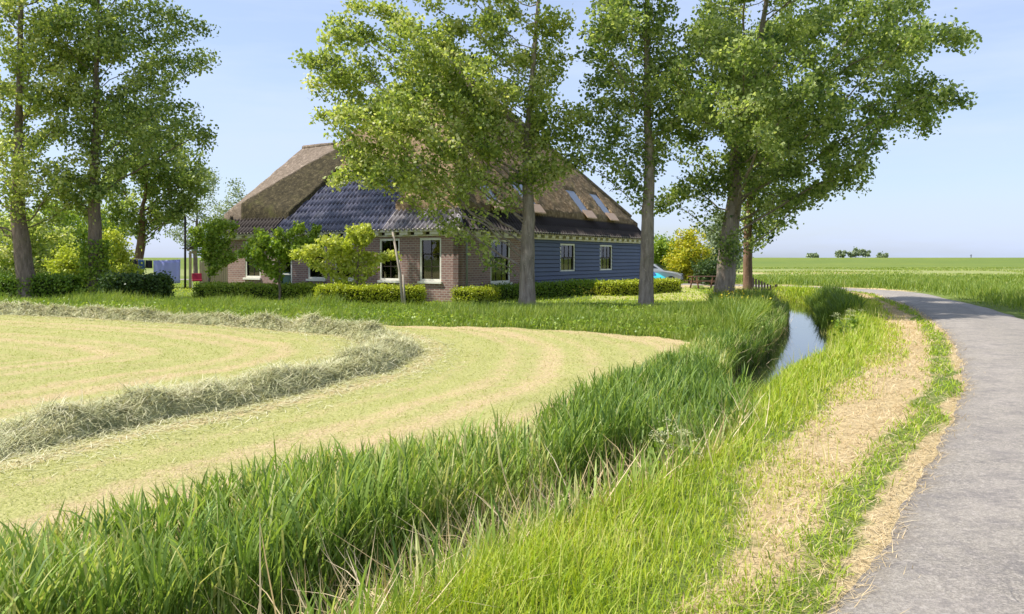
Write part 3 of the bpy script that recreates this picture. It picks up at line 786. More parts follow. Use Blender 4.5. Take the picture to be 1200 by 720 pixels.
# ------------------------------------------------------------------ leaves and blades
def leaf_quads(C, size, normal_bias=None, r=rng, aspect=0.75):
    """one rhombic leaf per row of C (n,3)"""
    n = len(C)
    size = np.broadcast_to(size, n) * r.uniform(0.65, 1.25, n)
    a = r.normal(size=(n, 3)); a /= np.linalg.norm(a, axis=1)[:, None] + 1e-9
    b = r.normal(size=(n, 3))
    if normal_bias is not None: b += normal_bias
    b = b - (b * a).sum(1)[:, None] * a; b /= np.linalg.norm(b, axis=1)[:, None] + 1e-9
    s = np.cross(a, b)
    h = size[:, None]
    V = np.stack([C - a * h * 0.5, C + s * h * 0.5 * aspect - a * h * 0.08, C + a * h * 0.5, C - s * h * 0.5 * aspect - a * h * 0.08], 1).reshape(-1, 3)
    F = np.arange(4 * n).reshape(n, 4)
    return V, F

def leaves_obj(name, C, size, mat, parent, spread=0.3, center=0.5, **kw):
    V, F = leaf_quads(C, size, **kw)
    r = np.repeat(np.clip(rng.normal(center, spread, len(C)), 0, 1), 4)
    return link(name, np_mesh(name, V, [F], dict(rnd=r)), mat, parent)

def blades(base, az, length, width, e0, bend, segs=3, r=rng, tipw=0.55, curl=0.0):
    """grass blades: az heading, e0 start elevation, bend total drop of the heading angle"""
    n = len(base)
    f = lambda v: np.broadcast_to(np.asarray(v, float), n)
    az, length, width, e0, bend = map(f, (az, length, width, e0, bend))
    tw = az + np.pi / 2 + r.normal(0, 0.5, n)
    side = np.stack([np.cos(tw), np.sin(tw), np.zeros(n)], 1)
    p = base.astype(float).copy(); rows = []
    for k in range(segs):
        t = k / segs
        wk = width * (1 - (1 - tipw) * t) * (0.7 if k == 0 else 1.0)
        rows += [p - side * wk[:, None] / 2, p + side * wk[:, None] / 2]
        e = e0 - bend * ((k + 0.5) / segs) ** 1.4
        a2 = az + curl * t
        p = p + (length / segs)[:, None] * np.stack([np.cos(e) * np.cos(a2), np.cos(e) * np.sin(a2), np.sin(e)], 1)
    rows.append(p)
    m = 2 * segs + 1
    V = np.stack(rows, 1).reshape(-1, 3)
    o = (np.arange(n) * m)[:, None]
    Q = [o + np.array([[2*k, 2*k+1, 2*k+3, 2*k+2]]) for k in range(segs - 1)]
    T = o + np.array([[2*segs-2, 2*segs-1, 2*segs]])
    return V, (np.concatenate(Q) if Q else np.zeros((0, 4), int)), T, m

def blades_obj(name, sets, mat, label, cat, parent=None):
    """sets: list of (blade arrays, rnd per blade)"""
    Vs, Qs, Ts, Rs, off = [], [], [], [], 0
    for (V, Q, T, m), rn in sets:
        Vs.append(V); Qs.append(Q + off); Ts.append(T + off); Rs.append(np.repeat(rn, m)); off += len(V)
    me = np_mesh(name, np.concatenate(Vs), [np.concatenate(Qs), np.concatenate(Ts)], dict(rnd=np.concatenate(Rs)))
    o = link(name, me, mat, parent)
    if parent is None: tag(o, label, cat, kind='stuff')
    else: tag(o, kind='stuff')
    return o

def scatter(n, x0, x1, y0, y1, dens, zfun=True, log=True):
    """random ground points; dens(P)->0..1 acceptance; nearer ground gets more"""
    if log: y = np.exp(rng.uniform(np.log(y0), np.log(y1), n)); x = rng.uniform(x0, x1, n) 
    else: y = rng.uniform(y0, y1, n); x = rng.uniform(x0, x1, n)
    Pq = np.stack([x, y], 1)
    keep = np.abs(x) < 0.70 * y + 2.5
    Pq = Pq[keep]
    Pq = Pq[rng.uniform(0, 1, len(Pq)) < dens(Pq)]
    return np.c_[Pq, height(Pq)]

# ------------------------------------------------------------------ trees
def grow_tree(trunk, attract, step=0.32, infl=2.6, kill=0.55, iters=110, up=0.12, r=rng):
    """space colonisation: returns node positions and parents"""
    pos = [np.array(trunk[0], float)]; par = [-1]
    for q in trunk[1:]:
        q = np.array(q, float)
        while np.linalg.norm(q - pos[-1]) > step * 1.01:
            d = q - pos[-1]; pos.append(pos[-1] + d / np.linalg.norm(d) * step + r.normal(0, 0.012, 3)); par.append(len(pos) - 2)
    A = np.asarray(attract, float)
    pts = np.array(pos)
    D = np.linalg.norm(A[:, None] - pts[None], axis=2)
    near = D.argmin(1); dist = D.min(1)
    inf = infl * 3.0
    for it in range(iters):
        act = dist < inf
        if not act.any():
            inf *= 1.5
            if inf > 40: break
            continue
        acc = {}
        dirs = A[act] - pts[near[act]]
        dirs /= np.linalg.norm(dirs, axis=1)[:, None] + 1e-9
        S = np.zeros((len(pts), 3)); np.add.at(S, near[act], dirs)
        idx = np.unique(near[act])
        v = S[idx]; v /= np.linalg.norm(v, axis=1)[:, None] + 1e-9
        v += r.normal(0, 0.16, v.shape); v[:, 2] += up
        v /= np.linalg.norm(v, axis=1)[:, None]
        newp = pts[idx] + v * step
        base = len(pts)
        pts = np.concatenate([pts, newp]); par += list(idx)
        D = np.linalg.norm(A[:, None] - newp[None], axis=2)
        m = D.min(1); am = D.argmin(1)
        b = m < dist
        dist = np.where(b, m, dist); near = np.where(b, base + am, near)
        keep = dist > kill
        A, dist, near = A[keep], dist[keep], near[keep]
        if len(A) == 0: break
        if it > 3: inf = infl
        if len(pts) > 8000: break
    return pts, np.array(par)

def tree_mesh(pts, par, r_base, r_tip=0.011, flare=0.35):
    n = len(pts)
    cnt = np.zeros(n); kids = [[] for _ in range(n)]
    for i in range(1, n): kids[par[i]].append(i)
    for i in range(n - 1, -1, -1):
        if not kids[i]: cnt[i] = 1
        if par[i] >= 0: cnt[par[i]] += cnt[i]
    p = math.log(r_base / r_tip) / math.log(max(cnt[0], 2))
    rad = r_tip * cnt ** p
    rad *= 1 - 0.45 * sstep(0.5, 9.0, pts[:, 2] - pts[0][2])
    z0 = pts[0][2]
    hgt = pts[:, 2] - z0
    mb = MB()
    starts = [(0, None)]
    while starts:
        i, pre = starts.pop()
        path = [] if pre is None else [pre]
        j = i
        while True:
            path.append(j)
            if not kids[j]: break
            k = max(kids[j], key=lambda q: cnt[q])
            for q in kids[j]:
                if q != k: starts.append((q, j))
            j = k
        rr = [rad[q] for q in path]
        if pre is not None: rr[0] = min(rad[pre], rr[1] * 1.35)
        else: rr = [x * (1 + flare * math.exp(-hgt[q] / 0.45)) for x, q in zip(rr, path)]
        big = rr[min(1, len(rr) - 1)]
        sides = 14 if big > 0.2 else 8 if big > 0.06 else 5 if big > 0.025 else 3
        if len(path) > 1: mb.tube([pts[q] for q in path], rr, sides, cap=False)
    return mb, cnt, rad

def clump_points(ells, n_clumps, per, rad=(0.5, 1.0), r=rng, shell=0.45):
    """ells: list of (center, radii, weight) ; clumps spread in them, thinner in the middle"""
    w = np.array([e[2] for e in ells], float); w /= w.sum()
    out = []
    for _ in range(n_clumps):
        c, ra, _w = ells[r.choice(len(ells), p=w)]
        d = r.normal(size=3); d /= np.linalg.norm(d)
        q = np.array(c) + d * np.array(ra) * r.uniform(shell, 1.0) ** 0.6
        k = r.uniform(*rad)
        e = r.normal(size=(per, 3)); e /= np.linalg.norm(e, axis=1)[:, None]
        out.append(q + e * (r.uniform(0, 1, (per, 1)) ** 0.5) * k * np.array([1, 1, 0.75]))
    return np.concatenate(out)

def tree(name, label, cat, base, r_base, trunk, ells, n_clumps, leaves, leaf, mat, bark, seed, group=None, per=9, spread=0.26, twig=6, r_tip=0.013, kill=0.5, step=0.3, crad=(0.5, 1.0), up=0.12, center=0.56, shell=0.45, flare=0.35, shear=0.55):
    """base (x,y); trunk and ells given relative to the foot of the tree"""
    r = np.random.default_rng(seed)
    z = float(height(np.array([base]))[0]) - 0.12
    root = empty(name, (base[0], base[1], z)); tag(root, label, cat, group)
    att = clump_points(ells, n_clumps, per, crad, r, shell)
    rho = lambda q: np.hypot(q[:, 0], q[:, 1])
    att[:, 2] -= shear * rho(att)          # grow in a sheared space so that limbs sweep upwards
    tk = np.array(trunk, float); tk[:, 2] -= shear * rho(tk)
    pts, par = grow_tree(tk, att, step=step, kill=kill, up=up, r=r)
    pts[:, 2] += shear * rho(pts)
    mb, cnt, rad = tree_mesh(pts, par, r_base, r_tip, flare)
    mb.build('trunk', bark, root, smooth=True)
    tw = np.where((cnt <= twig) & (pts[:, 2] > trunk[-1][2] * 0.13))[0]
    w = 1.0 / np.sqrt(cnt[tw]); w /= w.sum()
    pick = r.choice(tw, leaves, p=w)
    C = pts[pick] + (pts[par[pick]] - pts[pick]) * r.uniform(0, 1, (leaves, 1)) + np.clip(r.normal(0, spread, (leaves, 3)), -1.7 * spread, 1.7 * spread) * np.array([1, 1, 0.8])
    V, F = leaf_quads(C, leaf, r=r)
    # clump-wise colour drift: leaves of one twig share a tone
    tone = r.normal(center, 0.16, len(pts))[pick]
    rn = np.clip(tone + r.normal(0, 0.2, leaves), 0, 1)
    link('crown', np_mesh('crown', V, [F], dict(rnd=np.repeat(rn, 4))), mat, root)
    return root

def px_ell(bx, d, px, py, rx, rz, dy=0.0, ry=None, w=1.0):
    """ellipsoid for a crown, measured in photograph pixels at the tree's distance"""
    k = d / FOC
    return (((px - CX) * k - bx, dy, EYE - (py - HY) * k + 0.0), (rx * k, (ry if ry else 0.8 * rx * k), rz * k), w)

# poplars in front of the house
def P1(px, py): return W(px, py)
bx, d = 0.53, 27.6
k = d / FOC
tree('poplar_tree', 'broad poplar with grey trunk before the brick corner of the farmhouse', 'tree', (bx, d), 0.275,
     [(0, 0, 0), (0.02, 0, 2.0), (0.05, 0, 4.0), (0.0, 0, 6.2), (0.25, 0.1, 9.0), (0.5, 0, 13.0)],
     [px_ell(bx, d, 458, 60, 100, 95, w=2.4), px_ell(bx, d, 490, 165, 105, 75, -0.8, w=2.9), px_ell(bx, d, 590, 60, 85, 100, w=1.6), px_ell(bx, d, 525, 120, 60, 60, -1.2, w=1.6), px_ell(bx, d, 558, 222, 44, 42, -0.6, w=1.2),
      px_ell(bx, d, 640, 130, 50, 90, w=0.8), px_ell(bx, d, 560, -130, 140, 140, w=2.0)],
     275, 72000, 0.14, M['poplar'], M['bark'], 11, 'poplars along the garden edge', spread=0.20, kill=0.42)
bx, d = 4.75, 27.2
tree('poplar_tree', 'slim straight poplar before the blue boarded wall', 'tree', (bx, d), 0.245,
     [(0, 0, 0), (0.05, 0, 3.0), (0.1, 0, 6.5), (0.05, 0, 10.0), (0.1, 0, 14.0)],
     [px_ell(bx, d, 735, 70, 55, 110, w=2), px_ell(bx, d, 700, 160, 32, 45, w=0.8), px_ell(bx, d, 775, 110, 40, 90, w=1), px_ell(bx, d, 755, -130, 110, 140, -0.8, 4.0, w=2.2), ((0.2, -2.2, 9.4), (2.3, 2.8, 3.0), 1.6)],
     160, 32000, 0.14, M['poplar_dark'], M['bark'], 12, 'poplars along the garden edge', spread=0.20, kill=0.42)
bx, d = 8.0, 29.2
tree('poplar_tree', 'thick forked poplar leaning over the ditch beside the picnic table', 'tree', (bx, d), 0.36,
     [(0, 0, 0), (0.15, 0, 1.6), (0.45, 0, 4.2), (0.5, 0, 6.3), (1.3, 0.2, 9.0), (2.0, 0, 13.5)],
     [px_ell(bx, d, 970, 100, 115, 80, -0.6, 6.2, w=3.0), px_ell(bx, d, 900, 90, 110, 110, -0.8, 6.2, w=3.0), px_ell(bx, d, 830, 120, 60, 110, w=1.3), px_ell(bx, d, 930, 200, 75, 50, -0.5, 3.6, w=1.5),
      ((-0.4, -4.8, 7.0), (2.9, 2.4, 2.0), 1.5), px_ell(bx, d, 1060, 125, 42, 30, w=0.4), px_ell(bx, d, 1045, 30, 45, 45, w=0.5), px_ell(bx, d, 815, 220, 40, 35, w=0.6), px_ell(bx, d, 920, -110, 170, 130, -0.8, 6.2, w=3.0)],
     360, 88000, 0.14, M['poplar_dark'], M['bark'], 13, 'poplars along the garden edge', spread=0.20, kill=0.42)
bx, d = 10.3, 33.5
tree('poplar_tree', 'thin brown stemmed poplar behind the thick forked one', 'tree', (bx, d), 0.2,
     [(0, 0, 0), (0.0, 0, 2.5), (0.1, 0, 5.0), (0.1, 0, 8.5)],
     [px_ell(bx, d, 905, 225, 45, 45, w=1), px_ell(bx, d, 885, 140, 50, 70, w=1.2), px_ell(bx, d, 870, 40, 60, 70, w=1)], 60, 13000, 0.15, M['poplar_dark'], M['bark_red'], 14, 'poplars along the garden edge', spread=0.22)
# poplars on the left
bx, d = -20.9, 33.2
tree('poplar_tree', 'dark trunked poplar over the left end of the clipped hedge', 'tree', (bx, d), 0.36,
     [(0, 0, 0), (-0.25, 0, 2.0), (-0.5, 0, 4.2), (-0.4, 0, 7.0), (-0.3, 0, 13.0)],
     [px_ell(bx, d, 30, 60, 75, 110, w=2), px_ell(bx, d, 60, 200, 60, 60, w=1.1), px_ell(bx, d, -40, 170, 70, 100, w=1.3), px_ell(bx, d, 20, -110, 100, 120, w=1.5)],
     170, 34000, 0.16, M['poplar'], M['bark_dark'], 15, 'poplars left of the farmhouse', spread=0.22, kill=0.42)
bx, d = -18.2, 33.6
tree('poplar_tree', 'tall poplar with ivy round its foot', 'tree', (bx, d), 0.30,
     [(0, 0, 0), (-0.05, 0, 2.5), (-0.1, 0, 5.0), (0.0, 0, 8.0), (0.1, 0, 14.0)],
     [px_ell(bx, d, 175, 70, 70, 80, w=2), px_ell(bx, d, 115, 60, 70, 110, w=2), px_ell(bx, d, 190, 155, 55, 40, w=1.0), px_ell(bx, d, 100, 195, 50, 45, w=0.7), px_ell(bx, d, 130, -120, 120, 130, w=1.6), px_ell(bx, d, 225, 20, 25, 30, w=0.4)],
     180, 33000, 0.155, M['poplar_dark'], M['bark_dark'], 16, 'poplars left of the farmhouse', spread=0.22, kill=0.42)
bx, d = -22.3, 45.5
tree('garden_tree', 'red barked tree with spreading boughs by the clothes line', 'tree', (bx, d), 0.27,
     [(0, 0, 0), (0.1, 0, 1.6), (0.35, 0, 3.0), (0.4, 0, 5.0)],
     [px_ell(bx, d, 165, 225, 55, 45, w=2), px_ell(bx, d, 200, 190, 45, 45, w=1.3), px_ell(bx, d, 225, 235, 22, 35, w=0.6), px_ell(bx, d, 150, 160, 50, 50, w=0.8)], 110, 20000, 0.18, M['poplar_dark'], M['bark_red'], 17, None, spread=0.25, crad=(0.4, 0.9))
bx, d = -24.0, 70.0
tree('far_tree', 'pale slender tree rising behind the thatched gable', 'tree', (bx, d), 0.2, [(0, 0, 0), (0, 0, 3), (0.2, 0, 6)],
     [px_ell(bx, d, 280, 232, 16, 30, w=1), px_ell(bx, d, 262, 262, 18, 30, w=1)], 26, 3600, 0.2, M['willow'], M['bark_dark'], 18, spread=0.3)
bx, d = -30.5, 74.0
tree('far_tree', 'bluish tree beyond the clothes line post', 'tree', (bx, d), 0.2, [(0, 0, 0), (0, 0, 3), (0.2, 0, 7)],
     [px_ell(bx, d, 230, 215, 26, 45, w=1), px_ell(bx, d, 222, 262, 26, 25, w=0.6)], 40, 5000, 0.2, M['willow'], M['bark_dark'], 19, spread=0.3)
# background trees at the far left
for i, (px, yy, ht, lab) in enumerate([(5, 52, 6.0, 'thick leafy tree behind the dark trunked poplar'), (60, 56, 6.6, 'leafy tree between the two left poplars, farther back'), (-60, 54, 6.5, 'leafy tree past the end of the clipped hedge'), (108, 62, 6.4, 'leafy tree glimpsed beyond the ivy clad poplar'), (34, 46, 4.4, 'low leafy tree close behind the dark trunked poplar')]):
    x = (px - CX) / FOC * yy
    tree('background_tree', lab, 'tree', (x, yy), 0.2, [(0, 0, 0), (0.1, 0, 1.5), (0, 0, 3.5)],
         [((0, 0, ht * 0.62), (2.6, 2.0, ht * 0.36), 2), ((0.3, 0, ht * 0.3), (2.5, 1.8, 1.4), 1)], 55, 9000, 0.2, M['poplar'] if i % 2 == 0 else M['lime'], M['bark_dark'], 30 + i, 'trees behind the left poplars', spread=0.32)

# young pleached limes before the front
def lime(base, ells, mat, seed, label, n, th=2.3, r_base=0.055):
    d = base[1]
    return tree('young_lime_tree', label, 'tree', base, r_base, [(0, 0, 0), (0, 0, th * 0.6), (0.02, 0, th)], [px_ell(base[0], d, *e) for e in ells], 70, int(n * 0.68), 0.14, mat, M['bark_dark'], seed, 'young limes along the house front', spread=0.12, per=7, crad=(0.14, 0.3), step=0.16, kill=0.26, r_tip=0.007, flare=0.1, shell=0.3, up=0.05)
d = 35.5; lime(((246 - CX) / FOC * d, d), [(252, 262, 26, 10), (245, 282, 30, 10), (262, 296, 24, 8), (232, 270, 12, 14)], M['lime'], 41, 'deep green young lime in front of the lean-to shelter', 6500, 2.6)
d = 31.5; lime(((328 - CX) / FOC * d, d), [(350, 266, 34, 8), (318, 278, 44, 10), (295, 292, 30, 9), (362, 282, 18, 8), (340, 294, 16, 6)], M['lime'], 42, 'mid green young lime before the front door', 9500, 2.2)
d = 29.5; lime(((420 - CX) / FOC * d, d), [(424, 270, 22, 8), (404, 282, 36, 8), (372, 290, 26, 7), (352, 296, 12, 6), (446, 298, 20, 7), (396, 299, 16, 5)], M['lime_young'], 43, 'bright yellow green young lime beside the leaning pole', 8000, 2.1)

# bushes beyond the lawn
def bush(name, label, base, ells, mat, n, leaf, seed, bark='bark_dark', group=None):
    r = np.random.default_rng(seed)
    root = empty(name, (base[0], base[1], float(height(np.array([base]))[0]))); tag(root, label, 'bush', group)
    st = MB()
    for k in range(7):
        e = ells[k % len(ells)]; q = np.array(e[0]) * r.uniform(0.6, 1.0) + r.normal(0, 0.2, 3)
        a = r.uniform(-0.15, 0.15, 2)
        st.tube([(a[0], a[1], -0.1), (q[0] * 0.4 + a[0], q[1] * 0.4, q[2] * 0.45), tuple(q)], [0.05, 0.03, 0.012], 6)
    st.build('stem', M[bark], root, smooth=True)
    w = np.array([e[2] for e in ells], float); w /= w.sum(); C = []
    for e, m in zip(ells, (w * n).astype(int)):
        cl = max(12, m // 60)
        dd = r.normal(size=(cl, 3)); dd /= np.linalg.norm(dd, axis=1)[:, None]
        cc = np.array(e[0]) + dd * np.array(e[1]) * (r.uniform(0.35, 1.05, (cl, 1)))
        pk = r.integers(0, cl, m)
        C.append(cc[pk] + r.normal(0, 0.16 * max(e[1]) ** 0.6, (m, 3)))
    C = np.concatenate(C); C[:, 2] = np.maximum(C[:, 2], 0.05)
    leaves_obj('foliage', C, leaf, mat, root, 0.24)
    return root
def bpx(px, d): return ((px - CX) / FOC * d, d)
d = 55.0; k = d / FOC
bush('golden_bush', 'yellow and green leaved bush behind the picnic table', bpx(808, d), [((0, 0, 2.2), (1.3, 1.2, 1.7), 3), ((-0.6, 0, 1.2), (1.2, 1.0, 1.0), 1.2), ((1.2, 0, 1.0), (0.9, 0.9, 0.9), 0.8)], M['golden'], 9000, 0.17, 51)
d = 64.0
bush('willow_bush', 'grey green willow behind the yellow leaved bush', bpx(845, d), [((0, 0, 3.4), (1.5, 1.3, 2.2), 2), ((0.3, 0, 1.6), (1.9, 1.4, 1.5), 1)], M['willow'], 9000, 0.2, 52)
d = 60.0
bush('dark_bush', 'green shrub behind the silver car', bpx(776, d), [((0, 0, 1.9), (1.5, 1.2, 1.5), 1)], M['lime'], 5000, 0.2, 53)
d = 52.0
bush('dark_bush', 'dark low shrub right behind the picnic table', bpx(838, d), [((0, 0, 0.9), (1.4, 0.9, 0.9), 1)], M['bush'], 4500, 0.16, 54)
d = 40.0
bush('light_bush', 'yellow green shrub between the ivy clad poplar and the red barked tree', bpx(132, d), [((0, 0, 1.9), (0.9, 0.8, 1.3), 1), ((0.6, 0, 1.1), (0.9, 0.8, 0.8), 0.5)], M['lime_young'], 4500, 0.15, 55)
d = 39.0
bush('light_bush', 'yellow green shrub between the trunks of the two left poplars', bpx(82, d), [((0, 0, 1.2), (1.1, 0.9, 1.0), 1)], M['lime_young'], 4500, 0.15, 56)
# ivy at the foot of the second poplar
d = 33.0
ivy = empty('ivy', (-18.2, 33.6, 0)); tag(ivy, 'dark ivy climbing the foot of a tall poplar', 'ivy')
a = rng.uniform(0, 6.28, 3800); hz = rng.uniform(0, 1, 3800) ** 1.3 * 2.6; rr_ = 0.43 + rng.exponential(0.10, 3800) + 0.25 * np.clip(1 - hz, 0, 1)
leaves_obj('foliage', np.c_[np.cos(a) * rr_ - 0.04, np.sin(a) * rr_, hz], 0.13, M['lime'], ivy)
st = MB()
for k in range(6):
    t = k * 1.05; st.tube([(math.cos(t) * 0.55, math.sin(t) * 0.55, 0), (math.cos(t + .3) * 0.42, math.sin(t + .3) * 0.42, 1.0), (math.cos(t + .2) * 0.40, math.sin(t + .2) * 0.40, 2.3)], 0.018, 5)
st.build('stem', M['bark_dark'], ivy)

# clipped hedges
def hedge(name, label, p0, p1, wdt, hgt, mat, n, leaf, seed, group=None, rough=0.11):
    r = np.random.default_rng(seed)
    p0, p1 = np.array(p0, float), np.array(p1, float); v = p1 - p0; ln = np.hypot(*v); an = math.atan2(v[1], v[0])
    z = float(height(np.array([(p0 + p1) / 2]))[0])
    root = empty(name, (p0[0], p0[1], z - 0.05), an); tag(root, label, 'hedge', group)
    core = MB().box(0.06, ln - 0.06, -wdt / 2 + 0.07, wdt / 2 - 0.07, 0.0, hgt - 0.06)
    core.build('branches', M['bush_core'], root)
    # points on top, sides and ends
    At, As, Ae = ln * wdt, ln * hgt, wdt * hgt; tot = At + 2 * As + 2 * Ae
    pick = r.choice(5, n, p=np.array([At, As, As, Ae, Ae]) / tot)
    u = r.uniform(0, 1, n); s = r.uniform(0, 1, n)
    X = np.where(pick < 3, u * ln, np.where(pick == 3, 0, ln)); 
    Y = np.where(pick == 0, (s - .5) * wdt, np.where(pick == 1, -wdt / 2, np.where(pick == 2, wdt / 2, (u - .5) * wdt)))
    Z = np.where(pick == 0, hgt, s * hgt)
    q = np.stack([X * 1.0 + p0[0], X * 0 + Z], 1)
    bulge = 0.05 * vnoise(np.stack([X, Y + Z], 1), 1.4, seed) + 0.03 * vnoise(np.stack([X, Y + Z], 1), 4, seed + 1)
    Y = Y * (1 + bulge / wdt * 2); Z = Z * (1 + bulge / hgt * np.where(pick == 0, 1, 0))
    rc = 0.10   # rounded shoulders
    e = np.clip((np.abs(Y) - (wdt / 2 - rc)) / rc, 0, 1) * np.clip((Z - (hgt - rc)) / rc, 0, 1)
    Z -= e * rc * 0.5; Y *= (1 - e * 0.06)
    C = np.stack([X, Y, Z], 1) + r.normal(0, rough * 0.5, (n, 3))
    leaves_obj('foliage', C, leaf, mat, root, 0.24)
    return root
M['box_mid'] = leaf_mat('sunlit_hedge_leaf', [(0.0, (0.13, 0.21, 0.02)), (0.5, (0.25, 0.34, 0.03)), (1.0, (0.38, 0.42, 0.06))], 0.3)  # lighter copy of the box leaf, sunlight put into the colour
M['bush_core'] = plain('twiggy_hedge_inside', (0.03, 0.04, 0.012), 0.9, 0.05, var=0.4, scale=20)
HG = 'clipped hedges round the house'
hedge('box_hedge', 'sunlit yellow clipped hedge curving before the house front', W(372, 361), W(494, 359), 0.9, 0.72, M['box_sunlit_yellow'], 14000, 0.07, 61, HG)
hedge('box_hedge', 'low green clipped hedge in front of the door', W(236, 352), W(372, 354), 1.0, 0.66, M['box_mid'], 13000, 0.08, 62, HG)
hedge('box_hedge', 'narrow dark green clipped hedge tight under the front windows', W(330, 348), W(478, 352.5), 0.6, 0.52, M['box'], 6500, 0.08, 63, HG)
hedge('box_hedge', 'rounded sunlit yellow clipped hedge at the brick corner', W(541, 358), W(574, 355.0), 0.9, 0.62, M['box_sunlit_yellow'], 4500, 0.07, 64, HG)
hedge('box_hedge', 'green clipped hedge under the tall brick side window', W(577, 353.5), W(640, 349.0), 0.8, 0.62, M['box'], 5000, 0.08, 65, HG)
hedge('box_hedge', 'dark green clipped hedge along the blue boards', W(645, 349.0), W(703, 345.5), 0.8, 0.66, M['box'], 5500, 0.08, 66, HG)
hedge('box_hedge', 'bright clipped hedge between the blue wall and the lawn', W(706, 347.5), W(790, 342.5), 0.9, 0.68, M['box_sunlit_yellow'], 7000, 0.09, 67, HG)
hedge('field_hedge', 'dark bushy hedge between the left poplars and clothes line', W(122, 355), W(196, 353), 1.3, 1.0, M['bush'], 9000, 0.11, 68, None, 0.18)
hedge('field_hedge', 'sunlit hedge under the dark trunked poplar', W(-120, 352), W(95, 351), 1.3, 0.95, M['box'], 15000, 0.11, 69, None, 0.2)

# ------------------------------------------------------------------ smaller things
def copy_tree(o, parent=None):
    c = o.copy(); COL.objects.link(c); c.parent = parent
    for ch in o.children: copy_tree(ch, c)
    return c
gz = lambda x, y: float(height(np.array([(x, y)]))[0])

# leaning pole before the front wall
x, y = W(472, 361); z = gz(x, y)
po = empty('leaning_pole', (x, y, z)); tag(po, 'weathered leaning wooden pole before the house front', 'pole')
MB().tube([(0, 0, -0.1), (-0.12, 0.15, 1.2), (-0.42, 0.35, 2.72)], [0.05, 0.045, 0.04], 8).build('pole', M['grey_wood'], po, smooth=True)
MB().tube([(0.08, 0, -0.1), (0.0, 0.1, 1.15)], [0.045, 0.035], 8).build('stake', M['grey_wood'], po, smooth=True)

# picnic table
d = 46.0; x = (826 - CX) / FOC * d
pt = empty('picnic_table', (x, d, gz(x, d)), RAD(8)); tag(pt, 'brown wooden picnic table with benches on the lawn', 'picnic table')
for k in range(5): MB().box(-0.95, 0.95, -0.36 + k * 0.145, -0.36 + k * 0.145 + 0.13, 0.70, 0.74).build('table_board', M['brown_wood'], pt)
for s in (-1, 1):
    for j in (0, 1):
        y0 = s * 0.74 - 0.14 + j * 0.145; MB().box(-0.95, 0.95, y0, y0 + 0.13, 0.42, 0.46).build('seat_board', M['brown_wood'], pt)
    MB().box(s * 0.65 - 0.04, s * 0.65 + 0.04, -0.86, 0.86, 0.34, 0.415).build('cross_beam', M['brown_wood'], pt)
    for q in (-1, 1):
        MB().add([(s*.65-.03, q*.62, 0), (s*.65+.03, q*.62, 0), (s*.65+.03, q*.72, 0), (s*.65-.03, q*.72, 0), (s*.65-.03, q*.26, .695), (s*.65+.03, q*.26, .695), (s*.65+.03, q*.36, .695), (s*.65-.03, q*.36, .695)],
                 [(0,3,2,1),(4,5,6,7),(0,1,5,4),(1,2,6,5),(2,3,7,6),(3,0,4,7)]).build('leg', M['brown_wood'], pt)

# silver car, seen from its front quarter above the hedge
d = 55.0; x = (767 - CX) / FOC * d
car = empty('parked_car', (x, d, gz(x, d)), RAD(-20)); tag(car, 'silver car parked behind the bright clipped hedge', 'car')
def car_body():
    prof = [(-2.0, 0.35), (-2.05, 0.75), (-1.9, 0.95), (-1.55, 1.38), (-0.9, 1.47), (0.1, 1.44), (0.85, 0.98), (1.75, 0.84), (2.05, 0.66), (2.08, 0.36)]
    mb = MB(); n = len(prof); ws = [0.80, 0.86, 0.86, 0.80]
    yy = [-0.86, -0.78, 0.78, 0.86]
    rings = []
    for y in yy:
        sc = 1.0 if abs(y) < 0.8 else 0.97
        rings.append([(px * sc, y if pz < 1.0 else y * 0.82, 0.36 + (pz - 0.36) * sc) for px, pz in prof])
    vs = [p for r_ in rings for p in r_]; fs = [tuple(reversed(range(n))), tuple(3 * n + i for i in range(n))]
    for j in range(3):
        for i in range(n):
            i2 = (i + 1) % n; fs.append((j*n+i, j*n+i2, (j+1)*n+i2, (j+1)*n+i))
    return mb.add(vs, fs)
body = car_body().build('body', M['car_paint'], car, bevel=0.05)
MB().add([(0.16, -0.62, 1.42), (0.16, 0.62, 1.42), (0.84, 0.68, 1.0), (0.84, -0.68, 1.0)], [(0, 1, 2, 3)]).build('windscreen', M['car_glass'], car, loc=(0.03, 0, 0.02))
for s in (-1, 1):
    MB().add([(-1.35, s*0.72, 1.36), (0.0, s*0.72, 1.37), (0.6, s*0.80, 1.02), (-1.65, s*0.80, 1.02)], [(0, 1, 2, 3)]).build('side_window', M['car_glass'], car, loc=(0, s * 0.03, 0))
    MB().tube([(1.86, s*0.55, 0.72), (2.06, s*0.55, 0.70)], 0.10, 10).build('headlight', M['sky_glass'], car)
    for wx in (-1.28, 1.3):
        wh = MB().tube([(wx, s*0.70, 0.31), (wx, s*0.88, 0.31)], 0.31, 18).build('wheel', M['rubber'], car)
        MB().tube([(wx, s*0.86, 0.31), (wx, s*0.892, 0.31)], 0.19, 14).build('rim', M['metal_grey'], wh)
MB().box(2.0, 2.10, -0.7, 0.7, 0.38, 0.52).build('bumper', M['car_paint'], car, bevel=0.03)
